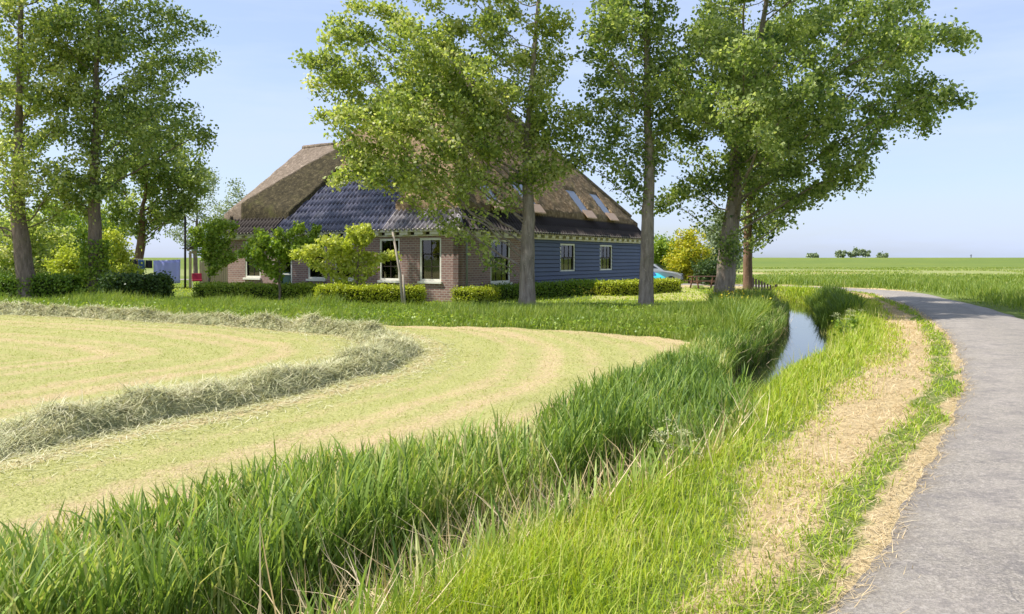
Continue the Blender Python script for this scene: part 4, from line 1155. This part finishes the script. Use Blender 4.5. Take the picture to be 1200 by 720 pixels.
# tarpaulin covered heap beside it
d = 53.5; x = (762 - CX) / FOC * d
tp = empty('tarpaulin_cover', (x, d, gz(x, d)), 0); tag(tp, 'teal and blue tarpaulin draped over something beside the silver car', 'tarpaulin')
def drape(w, dp, h, x0, seed):
    u = np.linspace(-1, 1, 15); V = []
    for j in u:
        for i in u:
            f = (1 - abs(i) ** 2.2) * (1 - abs(j) ** 2.4); V.append((x0 + i * w, j * dp, max(0.0, h * f ** 0.45 + 0.06 * math.sin(5 * i + seed) * math.cos(4 * j))))
    F = [(j*15+i, j*15+i+1, (j+1)*15+i+1, (j+1)*15+i) for j in range(14) for i in range(14)]
    return MB().add(V, F)
drape(0.8, 1.2, 0.78, 0.35, 1).build('lower_sheet', M['teal'], tp, smooth=True)
drape(0.7, 0.9, 1.12, -0.2, 2).build('upper_sheet', M['blue_tarp'], tp, smooth=True)

# gate of dark upright pales where the yard meets the road
d = 46.0; x = (878 - CX) / FOC * d
gt = empty('yard_gate', (x, d, gz(x, d)), RAD(-35)); tag(gt, 'dark wooden picket gate beside the thin brown stemmed poplar', 'gate')
for k in range(9):
    MB().box(0.02 + k * 0.17, 0.12 + k * 0.17, -0.02, 0.01, 0.06, 1.55 - 0.07 * k).build('pale', M['dark_wood'], gt)
for zz in (0.3, 0.75): MB().box(0, 1.5, 0.012, 0.05, zz, zz + 0.08).build('rail', M['dark_wood'], gt)
for px_ in (-0.16, 1.52): MB().box(px_, px_ + 0.13, -0.06, 0.07, -0.1, 1.45 if px_ < 0 else 1.1).build('post', M['dark_wood'], gt)

# washing line
d = 44.0
cl = empty('clothes_line', ((152 - CX) / FOC * d, d, 0.1)); tag(cl, 'washing line strung between posts beyond the dark hedge', 'clothes line')
Lx = (217 - 152) / FOC * d
MB().tube([(Lx, 0, -0.2), (Lx, 0, 4.1)], 0.065, 8).build('post', M['dark_wood'], cl, smooth=True)
MB().tube([(-0.1, 0, -0.2), (-0.1, 0, 1.75)], 0.05, 8).build('post', M['dark_wood'], cl, smooth=True)
MB().tube([(-0.1, 0, 1.70), (Lx * 0.5, 0, 1.58), (Lx, 0, 1.70)], 0.008, 5).build('line', M['white_paint'], cl)
def cloth(name, label, x0, x1, drop, mat, seed, group=None):
    """hanging washing with soft folds"""
    r = np.random.default_rng(seed); n, m = 18, 8; V = []
    for j in range(m):
        for i in range(n):
            u = i / (n - 1); v = j / (m - 1)
            V.append((x0 + (x1 - x0) * u, 0.05 * math.sin(u * 11 + seed) * v + 0.03 * math.sin(u * 23 + seed), 1.66 - 0.08 * math.sin(math.pi * (x0 + (x1 - x0) * u) / Lx) - drop * v))
    F = [(j*n+i, j*n+i+1, (j+1)*n+i+1, (j+1)*n+i) for j in range(m-1) for i in range(n-1)]
    o = MB().add(V, F).build(name, mat, None, smooth=True, loc=(cl.location.x, cl.location.y - 0.012, cl.location.z)); 
    s = o.modifiers.new('thick', 'SOLIDIFY'); s.thickness = 0.006
    tag(o, label, 'laundry', group); return o
cloth('bed_sheet', 'pale lavender bed sheet hanging on the washing line', 1.35, 2.92, 1.35, M['sheet'], 1)
cloth('trousers', 'dark trousers hanging at the end of the washing line', 0.0, 0.42, 0.75, M['dark_cloth'], 2)
cloth('shirt', 'blue shirt hanging on the washing line', 0.50, 0.85, 0.55, M['blue_cloth'], 3)
cloth('towel', 'small dark towel hanging next to the lavender sheet', 0.92, 1.28, 0.45, M['dark_cloth'], 4)

# lean-to shelter with pale trellis left of the house
d = 46.5; kx = d / FOC
sh = empty('lean_to_shelter', ((222 - CX) * kx, d, 0.1)); tag(sh, 'open wooden lean-to shelter left of the brick farmhouse', 'shelter')
wS = 46 * kx
for q in (0.05, wS * 0.42, wS - 0.05): MB().box(q - 0.06, q + 0.06, -0.06, 0.06, -0.1, 2.0).build('post', M['pale_wood'], sh)
MB().box(0, wS, -0.05, 0.05, 2.0, 2.13).build('beam', M['pale_wood'], sh)
for k in range(7): MB().box(-0.25, wS + 0.25, -0.45 + k * 0.36, -0.45 + k * 0.36 + 0.34, 2.26 + k * 0.10, 2.31 + k * 0.10).build('roof_board', M['dark_wood'], sh)
for q in (0.05, wS - 0.05): MB().add([(q-.05, -.4, 2.14), (q+.05, -.4, 2.14), (q+.05, 2.0, 2.78), (q-.05, 2.0, 2.78), (q-.05, -.4, 2.24), (q+.05, -.4, 2.24), (q+.05, 2.0, 2.88), (q-.05, 2.0, 2.88)], [(0,3,2,1),(4,5,6,7),(0,1,5,4),(1,2,6,5),(2,3,7,6),(3,0,4,7)]).build('rafter', M['pale_wood'], sh)
MB().box(0, wS, 1.95, 2.05, -0.1, 2.75).build('back_panel', M['grey_wood'], sh)
ts = empty('trellis_screen', ((236 - CX) * kx * 0.97, d * 0.97, 0.1)); tag(ts, 'pale slatted wooden screen standing before the lean-to shelter', 'screen')
for k in range(15): MB().box(k * 0.11, k * 0.11 + 0.08, -0.01, 0.012, 0.02, 1.5 + 0.08 * math.sin(k * 2.1)).build('slat', M['pale_wood'], ts)
for zz in (0.3, 1.15): MB().box(-0.02, 1.66, 0.014, 0.05, zz, zz + 0.07).build('rail', M['pale_wood'], ts)
MB().box(-0.10, -0.03, -0.03, 0.05, -0.1, 1.6).build('post', M['pale_wood'], ts); MB().box(1.66, 1.73, -0.03, 0.05, -0.1, 1.6).build('post', M['pale_wood'], ts)
d = 43.0
ch = empty('garden_chair', ((231 - CX) / FOC * d, d, 0.1), RAD(25)); tag(ch, 'red garden chair near the slatted wooden screen', 'chair')
MB().box(-0.26, 0.26, -0.25, 0.25, 0.42, 0.50).build('seat', M['red_cloth'], ch, bevel=0.02)
MB().add([(-.26, .22, .5), (.26, .22, .5), (.26, .30, .5), (-.26, .30, .5), (-.26, .36, .86), (.26, .36, .86), (.26, .42, .86), (-.26, .42, .86)], [(0,3,2,1),(4,5,6,7),(0,1,5,4),(1,2,6,5),(2,3,7,6),(3,0,4,7)]).build('backrest', M['red_cloth'], ch, bevel=0.02)
for sx in (-0.23, 0.23):
    for sy in (-0.22, 0.24): MB().tube([(sx, sy, -0.1), (sx, sy, 0.43)], 0.018, 6).build('leg', M['white_paint'], ch)

# trees far out on the dike, distance haze put into their pale leaf colour
for i, (px, w_, h_, lab) in enumerate([(985, 3.2, 1.9, 'rounded grey green tree out on the dike'), (1003, 4.2, 2.6, 'large rounded tree out on the dike, greyest of the group'), (1014, 3.0, 1.9, 'dark tree at the end of the group on the dike'), (954, 3.0, 1.2, 'low shrub alone on the dike'), (1035, 2.2, 1.1, 'tiny shrub on the dike past the tree group')]):
    dd = 300.0; x = (px - CX) / FOC * dd
    bush('dike_tree', lab, (x, dd), [((0, 0, h_ * 0.75), (w_ * 0.8, 2.5, h_ * 0.65), 1)], M['willow'], 900, 0.8, 80 + i, group='trees on the dike')
for i, px in enumerate((1138,)):
    x = (px - CX) / FOC * 300.0
    o = empty('dike_post', (x, 300.0, gz(x, 300.0))); tag(o, 'thin dark post standing on the dike skyline', 'post')
    MB().tube([(0, 0, -0.1), (0, 0, 1.3)], 0.14, 6).build('post', M['dark_wood'], o); MB().tube([(-0.45, 0, 0.95), (0.45, 0, 1.15)], 0.07, 5).build('rail', M['dark_wood'], o)

# ------------------------------------------------------------------ grass, reeds and hay
U = rng.uniform; NRM = rng.normal
TAU = 2 * math.pi
# reeds: stems with several long arching leaves on the field side of the ditch
def reed_d(P):
    sd, yy = ditch_dist(P); w = water_half(yy)
    t = -sd - w                       # metres up the left bank from the water edge
    p = (t > np.where(yy > 14, 0.0, -0.30)) & (t < np.interp(yy, [3, 5, 7], [1.15, 0.9, 0.62])) & (yy < 30)
    dens = np.where(t < 0.42, 1.0, 0.4)
    gap = np.where(vnoise(P, 0.8, 31) > -0.55, 1.0, 0.35)
    right = (sd > 0) & (sd - w < 0.4) & (sd - w > -0.3) & (yy < 11.5) & (yy > 7) & (vnoise(P, 1.1, 33) > -0.35)
    return np.maximum(p * gap * dens, right * 0.45)
B = scatter(170000, -9, 12, 2.6, 30, reed_d)
B = B[:14000]
B[:, 2] = np.maximum(B[:, 2], -0.55)
tall = np.where(U(0, 1, len(B)) < 0.05, U(1.15, 1.45, len(B)), 1.0)
H = tall * (np.interp(B[:, 1], [4, 9, 14, 20], [0.06, 0.06, -0.02, -0.08]) - B[:, 2] + 0.10 * vnoise(B[:, :2], 0.9, 12)) * U(0.6, 1.12, len(B)) + 0.08
az = U(0, TAU, len(B))
sets = [(blades(B, az, H, 0.009, 1.5 + NRM(0, 0.06, len(B)), 0.12, 2), np.clip(NRM(0.55, 0.25, len(B)), 0, 1))]
pl_tone = NRM(0.50, 0.25, len(B)) + 0.25 * vnoise(B[:, :2], 0.7, 91)
for k in range(5):
    f = 0.22 + 0.17 * k + U(-0.06, 0.06, len(B))
    Q = B.copy(); Q[:, 2] += H * f
    a2 = az + k * 2.5 + NRM(0, 0.5, len(B))
    Ln = (0.20 + 0.26 * (1 - abs(f - 0.5))) * U(0.6, 1.2, len(B)) * (0.6 + 0.4 * H)
    sets.append((blades(Q, a2, Ln, 0.018 * U(0.55, 1.3, len(B)), U(1.02, 1.5, len(B)), U(0.05, 1.0, len(B)), 3), np.clip(pl_tone + NRM(0, 0.16, len(B)), 0, 1)))
blades_obj('reeds', sets, M['reed'], 'tall green reeds crowding the field side of the ditch', 'reeds')
# broad flag leaves standing in and beside the water
def flag_d(P):
    sd, yy = ditch_dist(P); w = water_half(yy); a = np.abs(sd) - w
    return ((a > np.where(yy > 13, 0.1, -0.3)) & (a < np.where((sd > 0) & (yy < 10), 0.75, 0.35)) & ((yy < 11) | (sd < 0)) & (yy < 28)) * (vnoise(P, 1.3, 41) > -0.25)
B = scatter(80000, -9, 12, 2.6, 28, flag_d)[:5200]; B[:, 2] = np.maximum(B[:, 2], -0.55)
n = len(B); sets = [(blades(B, U(0, TAU, n), U(0.25, 0.6, n), U(0.012, 0.026, n), U(1.2, 1.55, n), U(0.0, 0.9, n), 4), np.clip(NRM(0.7, 0.25, n), 0, 1))]
Dk = np.concatenate([B, B[::2]]); n = len(Dk)
blades_obj('flag_leaves', sets, M['reed'], 'broad light green flag leaves at the edge of the ditch water', 'water plants')
Dk = Dk + np.c_[NRM(0, .15, (n, 2)), np.zeros(n)]
blades_obj('dead_reeds', [(blades(Dk, U(0, TAU, n), U(0.3, 0.8, n), U(0.006, 0.012, n), U(0.1, 1.2, n), NRM(0.2, 0.6, n), 3), np.clip(NRM(0.6, 0.3, n), 0, 1))], M['straw'], 'pale dead reed stalks lying among the green ones', 'dead reeds')

# road-side bank: bright soft grass
def bank_d(P):
    sd, yy = ditch_dist(P); w = water_half(yy); rd = road_dist(P)
    wide = np.interp(yy, [4, 5.5, 7.5, 11, 17, 30], [0.60, 0.98, 1.35, 1.5, 1.4, 1.3]) + 0.25 * vnoise(P, 1.1, 8)
    edge = rd - wide
    return (sd > w - 0.05) * sstep(-0.6, -0.1, edge) * (yy < 46)
B = scatter(560000, -6, 17, 2.4, 46, bank_d)[:105000]
sd, yy = ditch_dist(B[:, :2]); far = sstep(9, 22, yy)
n = len(B); edge = road_dist(B[:, :2]) - np.interp(yy, [4, 5.5, 7.5, 11, 17, 30], [0.60, 0.98, 1.35, 1.5, 1.4, 1.3])
low = 1 - 0.65 * sstep(10.5, 13, yy) * (1 - sstep(24, 27, yy)) * (1 - sstep(0.6, 1.2, sd - water_half(yy)))
H = low * (0.045 + 0.18 * sstep(-0.35, 0.75, edge) + 0.05 * sstep(10, 20, yy) + 0.10 * (1 - sstep(0.2, 0.9, sd - water_half(yy)))) * U(0.5, 1.3, n) * (1 + 0.4 * vnoise(B[:, :2], 1.2, 13))
wdt = 0.0045 + 0.0011 * yy
blades_obj('verge_grass', [(blades(B, U(0, TAU, n), H, wdt * U(0.6, 1.3, n), U(0.9, 1.5, n), U(0.1, 1.2, n), 2), np.clip(NRM(0.54, 0.24, n), 0, 1))], M['verge'], 'bright yellow green grass on the road side of the ditch', 'grass')
# tall seed heads in it
S = B[rng.choice(n, 2200, replace=False)]; m = len(S)
blades_obj('seed_heads', [(blades(S, U(0, TAU, m), U(0.2, 0.42, m), 0.003 + 0.0006 * S[:, 1], U(1.2, 1.5, m), U(0, 0.5, m), 3), np.clip(NRM(0.95, 0.1, m), 0, 1))], M['verge'], 'thin pale seed stalks rising from the ditch bank grass', 'grass')

# shaded reed clump on the road side, farther on, and the lush growth at the foot of the forked poplar
def clump_d(P):
    sd, yy = ditch_dist(P); w = water_half(yy)
    return ((sd > w + 0.05) & (sd < w + 1.3) & (yy > 25) & (yy < 38)) * 1.0
B = scatter(60000, 6, 16, 24, 38, clump_d)[:6500]; B[:, 2] = np.maximum(B[:, 2], -0.52); n = len(B)
lus = lambda P: inpoly(P, [W(835, 358), W(835, 374), W(858, 392), W(866, 402), (7.0, 21.5), (9.1, 27.0), (10.6, 31.5), (9, 33)]) * 1.0
B2 = scatter(120000, 5, 13, 15, 34, lus)[:9000]; n2 = len(B2)
blades_obj('far_reeds', [(blades(B, U(0, TAU, n), U(0.25, 0.72, n), 0.026, U(1.0, 1.5, n), U(0.1, 0.8, n), 3), np.clip(NRM(0.3, 0.2, n), 0, 1)),
                         (blades(B2, U(0, TAU, n2), U(0.3, 0.8, n2), 0.03, U(1.0, 1.5, n2), U(0.2, 1.2, n2), 3), np.clip(NRM(0.45, 0.22, n2), 0, 1))], M['meadow'], 'dark lush reeds shaded by the forked poplar at the ditch', 'reeds')

# tall grass strip between the mown field and the garden
strip = field_far + [(5.2, 16.5), (6.2, 19.5), (8.0, 27.0), W(757, 365), W(617, 366), W(500, 366), W(300, 360), W(100, 357), (-40, 31.5), (-40, 29)]
sd_ = lambda P: inpoly(P, strip) * 1.0
B = scatter(330000, -26, 9, 15, 36, sd_)[:64000]; n = len(B)
fd, _, _ = polyd(B[:, :2], np.array(field_far)); 
H = (0.16 + 0.19 * sstep(0, 1.8, fd)) * U(0.5, 1.5, n) * (1 + 0.5 * vnoise(B[:, :2], 0.6, 14))
blades_obj('tall_grass', [(blades(B, U(0, TAU, n), H, U(0.012, 0.026, n), U(1.1, 1.55, n), U(0.1, 1.1, n), 2), np.clip(NRM(0.55, 0.2, n), 0, 1))], M['meadow'], 'strip of tall green grass between the mown field and garden', 'grass')

# herbs with broad leaves in the strip, ragged outline
B = scatter(60000, -26, 10, 17, 34, sd_)[:2200]; C = np.repeat(B, 6, axis=0); n = len(C); C[:, :2] += NRM(0, 0.16, (n, 2)); C[:, 2] += U(0.03, 0.28, n)
o = leaves_obj('bank_herbs', C, 0.075, M['lime'], None, 0.25); tag(o, 'leafy herbs scattered through the tall grass strip', 'herbs', kind='stuff')
# yellow flowers near the forked poplar and in the strip
q = np.array([W(853, 362), W(866, 360), W(700, 359), W(860, 368)]); C = np.repeat(q, 60, axis=0) + NRM(0, 0.35, (240, 2)); C = np.c_[C, 0.55 + NRM(0, 0.1, 240)]
o = leaves_obj('yellow_flowers', C, 0.075, M['yellow_flower'], None, 0.25); tag(o, 'small yellow flowers in the growth under the forked poplar', 'flowers', kind='stuff')

# garden and lawn turf
gd = lambda P: (P[:, 1] > 27) * (road_dist(P) > 0.3) * (ditch_dist(P)[0] < -1.2) * ~inpoly(P, strip)
B = scatter(130000, -32, 14, 27, 62, gd)[:30000]; n = len(B)
blades_obj('lawn_grass', [(blades(B, U(0, TAU, n), U(0.05, 0.13, n), U(0.03, 0.055, n), U(0.8, 1.5, n), U(0, 0.8, n), 2), np.clip(NRM(0.55, 0.2, n), 0, 1))], M['verge'], 'short lawn grass round the farmhouse', 'grass')

# stubble on the mown field
sf = lambda P: inpoly(P, field_poly) * (-ditch_dist(P)[0] > water_half(P[:, 1]) + 0.5) * 1.0
B = scatter(640000, -24, 5, 3.2, 27, sf)[:120000]; n = len(B)
_, _, _, bnd = zones(B[:, :2])
blades_obj('stubble', [(blades(B, U(0, TAU, n), U(0.02, 0.055, n), 0.0035 + 0.0009 * B[:, 1], U(0.0, 0.8, n), 0.2, 1), np.clip(NRM(0.08, 0.22, n) + 0.75 * bnd, 0, 1))], M['stubble'], 'short yellow green stubble of the mown field', 'stubble')

# the hay windrow: a lumpy ridge buried in loose strands
wl = windrow; seglen = np.r_[0, np.cumsum(np.hypot(*np.diff(wl, axis=0).T))]
S = np.arange(0, seglen[-1], 0.12)
cx_ = np.interp(S, seglen, wl[:, 0]); cy_ = np.interp(S, seglen, wl[:, 1]); cen = np.stack([cx_, cy_], 1)
tn = np.gradient(cen, axis=0); tn /= np.hypot(tn[:, 0], tn[:, 1])[:, None]; nn = np.stack([tn[:, 1], -tn[:, 0]], 1)
hh = 0.225 * np.interp(cen[:, 1], [6, 9.5, 12], [0.72, 0.9, 1.0]) * (1 + 0.35 * vnoise(cen, 1.1, 51) + 0.3 * vnoise(cen, 2.8, 52)); ww = 0.42 * (1 + 0.25 * vnoise(cen, 0.8, 53))
def wr_pt(i, u, lift=0.0):
    """point on the ridge: index along it, u in -1..1 across"""
    p = cen[i] + nn[i] * (ww[i] * u)[:, None]
    z = height(p) + hh[i] * np.clip(1 - np.abs(u) ** 2.2, 0, 1) ** 0.8 * (1 + 0.25 * vnoise(p, 3.0, 54) + 0.2 * vnoise(p, 7, 55)) + lift
    return np.c_[p, z]
us_ = np.linspace(-1.05, 1.05, 17); idx = np.arange(len(S))
V = np.concatenate([wr_pt(idx, np.full(len(S), u), -0.03) for u in us_]); m = len(S); a = np.arange(m - 1)
Fq = np.concatenate([np.stack([k * m + a, k * m + a + 1, (k + 1) * m + a + 1, (k + 1) * m + a], 1) for k in range(16)])
ncore = len(V)
vis = (np.abs(cen[:, 0]) < 0.9 * cen[:, 1] + 5); wgt = vis * 1.0 / np.maximum(cen[:, 1], 4) ** 0.8; wgt /= wgt.sum()
N = 78000; i = rng.choice(m, N, p=wgt); u = np.clip(U(-1.12, 1.12, N) + NRM(0, 0.1, N), -1.2, 1.2)
Bh = wr_pt(i, u, 0.0) + NRM(0, 0.02, (N, 3)); dist = Bh[:, 1]
bl = blades(Bh, U(0, TAU, N), U(0.12, 0.32, N), 0.003 + 0.0008 * dist, NRM(0.10, 0.28, N), NRM(0.45, 0.55, N), 2)
# loose strands strewn beside the ridge
N2 = 16000; i2 = rng.choice(m, N2, p=wgt); side_ = np.where(U(0, 1, N2) < 0.7, 1, -1); p2 = cen[i2] + nn[i2] * (side_ * (ww[i2] + np.abs(NRM(0, 0.45, N2))))[:, None]
b2 = blades(np.c_[p2, height(p2) + 0.012], U(0, TAU, N2), U(0.08, 0.22, N2), 0.0035 + 0.0009 * p2[:, 1], NRM(0.1, 0.15, N2), NRM(0.2, 0.3, N2), 2)
rn = [np.clip(NRM(0.4, 0.15, ncore), 0, 1), np.repeat(np.clip(NRM(0.58, 0.26, N), 0, 1), bl[3]), np.repeat(np.clip(NRM(0.65, 0.2, N2), 0, 1), b2[3])]
o1 = ncore; o2 = ncore + len(bl[0])
me = np_mesh('hay_windrow', np.concatenate([V, bl[0], b2[0]]), [np.concatenate([Fq, bl[1] + o1, b2[1] + o2]), np.concatenate([bl[2] + o1, b2[2] + o2])], dict(rnd=np.concatenate(rn)))
tag(link('hay_windrow', me, M['hay']), 'curving windrow of raked hay lying on the mown field', 'hay', kind='stuff')

# dry cut grass on the road verge
def dry_d(P): 
    mo, dr_, mu, ba = zones(P); return dr_ * (P[:, 1] < 40)
B = scatter(420000, -3, 19, 2.3, 40, dry_d)[:74000]; n = len(B); B[:, 2] += U(0.002, 0.03, n)
blades_obj('dry_grass', [(blades(B, U(0, TAU, n), U(0.05, 0.18, n), 0.0018 + 0.0007 * B[:, 1], NRM(0.12, 0.25, n), NRM(0.3, 0.5, n), 2), np.clip(NRM(0.5, 0.25, n), 0, 1))], M['straw'], 'dry straw coloured cut grass strewn along the road verge', 'dry grass')
# green tufts between the dry grass and the road
def tuft_d(P):
    rd = road_dist(P) + 0.10 * vnoise(P, 1.1, 8) + 0.07 * vnoise(P, 3.3, 9)
    a = sstep(0.02, 0.14, rd) * (1 - sstep(0.36, 0.6, rd)) * np.where(vnoise(P, 1.6, 61) + 0.6 * vnoise(P, 4.0, 63) > -0.35, 1.0, 0.25)
    wide = np.interp(P[:, 1], [4, 5.5, 7.5, 11, 17, 30], [0.60, 0.98, 1.35, 1.5, 1.4, 1.3])
    b = (rd > 0.5) * (rd < wide) * (vnoise(P, 2.2, 62) > 0.55) * 0.4
    return np.maximum(a, b) * (P[:, 1] < 42)
B = scatter(260000, -3, 19, 2.3, 42, tuft_d)[:32000]; n = len(B)
blades_obj('verge_tufts', [(blades(B, U(0, TAU, n), U(0.04, 0.13, n), 0.005 + 0.0011 * B[:, 1], U(0.5, 1.4, n), U(0.2, 1.0, n), 2), np.clip(NRM(0.35, 0.2, n), 0, 1))], M['verge'], 'low green tufts along the edge of the asphalt', 'grass')

# tall grass beyond the road, and on over the meadow
def right_d(P):
    rd = -road_dist(P); return ((rd > 2.75) * sstep(2.6, 3.6, rd)) * (P[:, 1] > 4)
B = scatter(230000, 6, 60, 8, 75, right_d)[:44000]; n = len(B); rd = -road_dist(B[:, :2])
H = (0.10 + 0.42 * sstep(3.1, 4.3, rd) - 0.22 * sstep(6, 9, rd)) * U(0.6, 1.3, n) * (1 + 0.35 * vnoise(B[:, :2], 0.35, 71))
B3 = scatter(110000, 2, 130, 46, 150, lambda P: (-road_dist(P) > 4) * (vnoise(P, 0.12, 72) > -0.2) * 1.0)[:22000]; n3 = len(B3)
blades_obj('meadow_grass', [(blades(B, U(0, TAU, n), H, 0.008 + 0.0008 * B[:, 1], U(1.1, 1.5, n), U(0.1, 0.9, n), 2), np.clip(NRM(0.55, 0.2, n), 0, 1)),
                            (blades(B3, U(0, TAU, n3), U(0.10, 0.26, n3), 0.03 + 0.0008 * B3[:, 1], U(1.1, 1.5, n3), U(0.1, 0.9, n3), 2), np.clip(NRM(0.65, 0.2, n3), 0, 1))], M['meadow'], 'tall meadow grass on the far side of the road', 'grass')

# cow parsley on the ditch bank
def parsley(x, y, label, h, seed, heads=9):
    r = np.random.default_rng(seed); z = gz(x, y)
    root = empty('cow_parsley', (x, y, max(z, -0.5) - 0.03)); tag(root, label, 'wildflower', 'cow parsley on the ditch banks')
    st = MB(); C = []; lf = []
    for k in range(heads):
        a = r.uniform(0, TAU); rr = r.uniform(0.1, 0.45) * h; hz = h * r.uniform(0.75, 1.05)
        tip = (math.cos(a) * rr, math.sin(a) * rr, hz)
        st.tube([(0, 0, 0), (tip[0] * 0.35, tip[1] * 0.35, hz * 0.55), tip], [0.008, 0.005, 0.003], 4)
        e = r.normal(size=(22, 3)) * np.array([0.035, 0.035, 0.01]); C.append(np.array(tip) + e)
        lf.append(np.array(tip) * r.uniform(0.3, 0.7, (9, 1)) + r.normal(0, 0.09, (9, 3)))
    st.build('stem', M['verge_stem'], root)
    leaves_obj('umbel', np.concatenate(C), 0.02, M['umbel'], root, 0.3)['kind'] = 'stuff'
    leaves_obj('foliage', np.concatenate(lf), 0.09, M['lime'], root, 0.3)['kind'] = 'stuff'
M['verge_stem'] = plain('green_stem', (0.16, 0.22, 0.06), 0.6, 0.2)
for i, (px, py, h, lab) in enumerate([(990, 402, 0.6, 'cow parsley in flower beside the open ditch water'), (1002, 396, 0.55, 'smaller cow parsley just behind the one beside the water'), (775, 545, 0.75, 'cow parsley in flower among the reeds where the ditch narrows'),
                                      (790, 560, 0.6, 'short cow parsley below the reeds on the road side bank'), (818, 440, 0.7, 'cow parsley on the field side reed bank near the field corner')]):
    x, y = W(px, py, -0.2); parsley(x, y, lab, h, 90 + i)
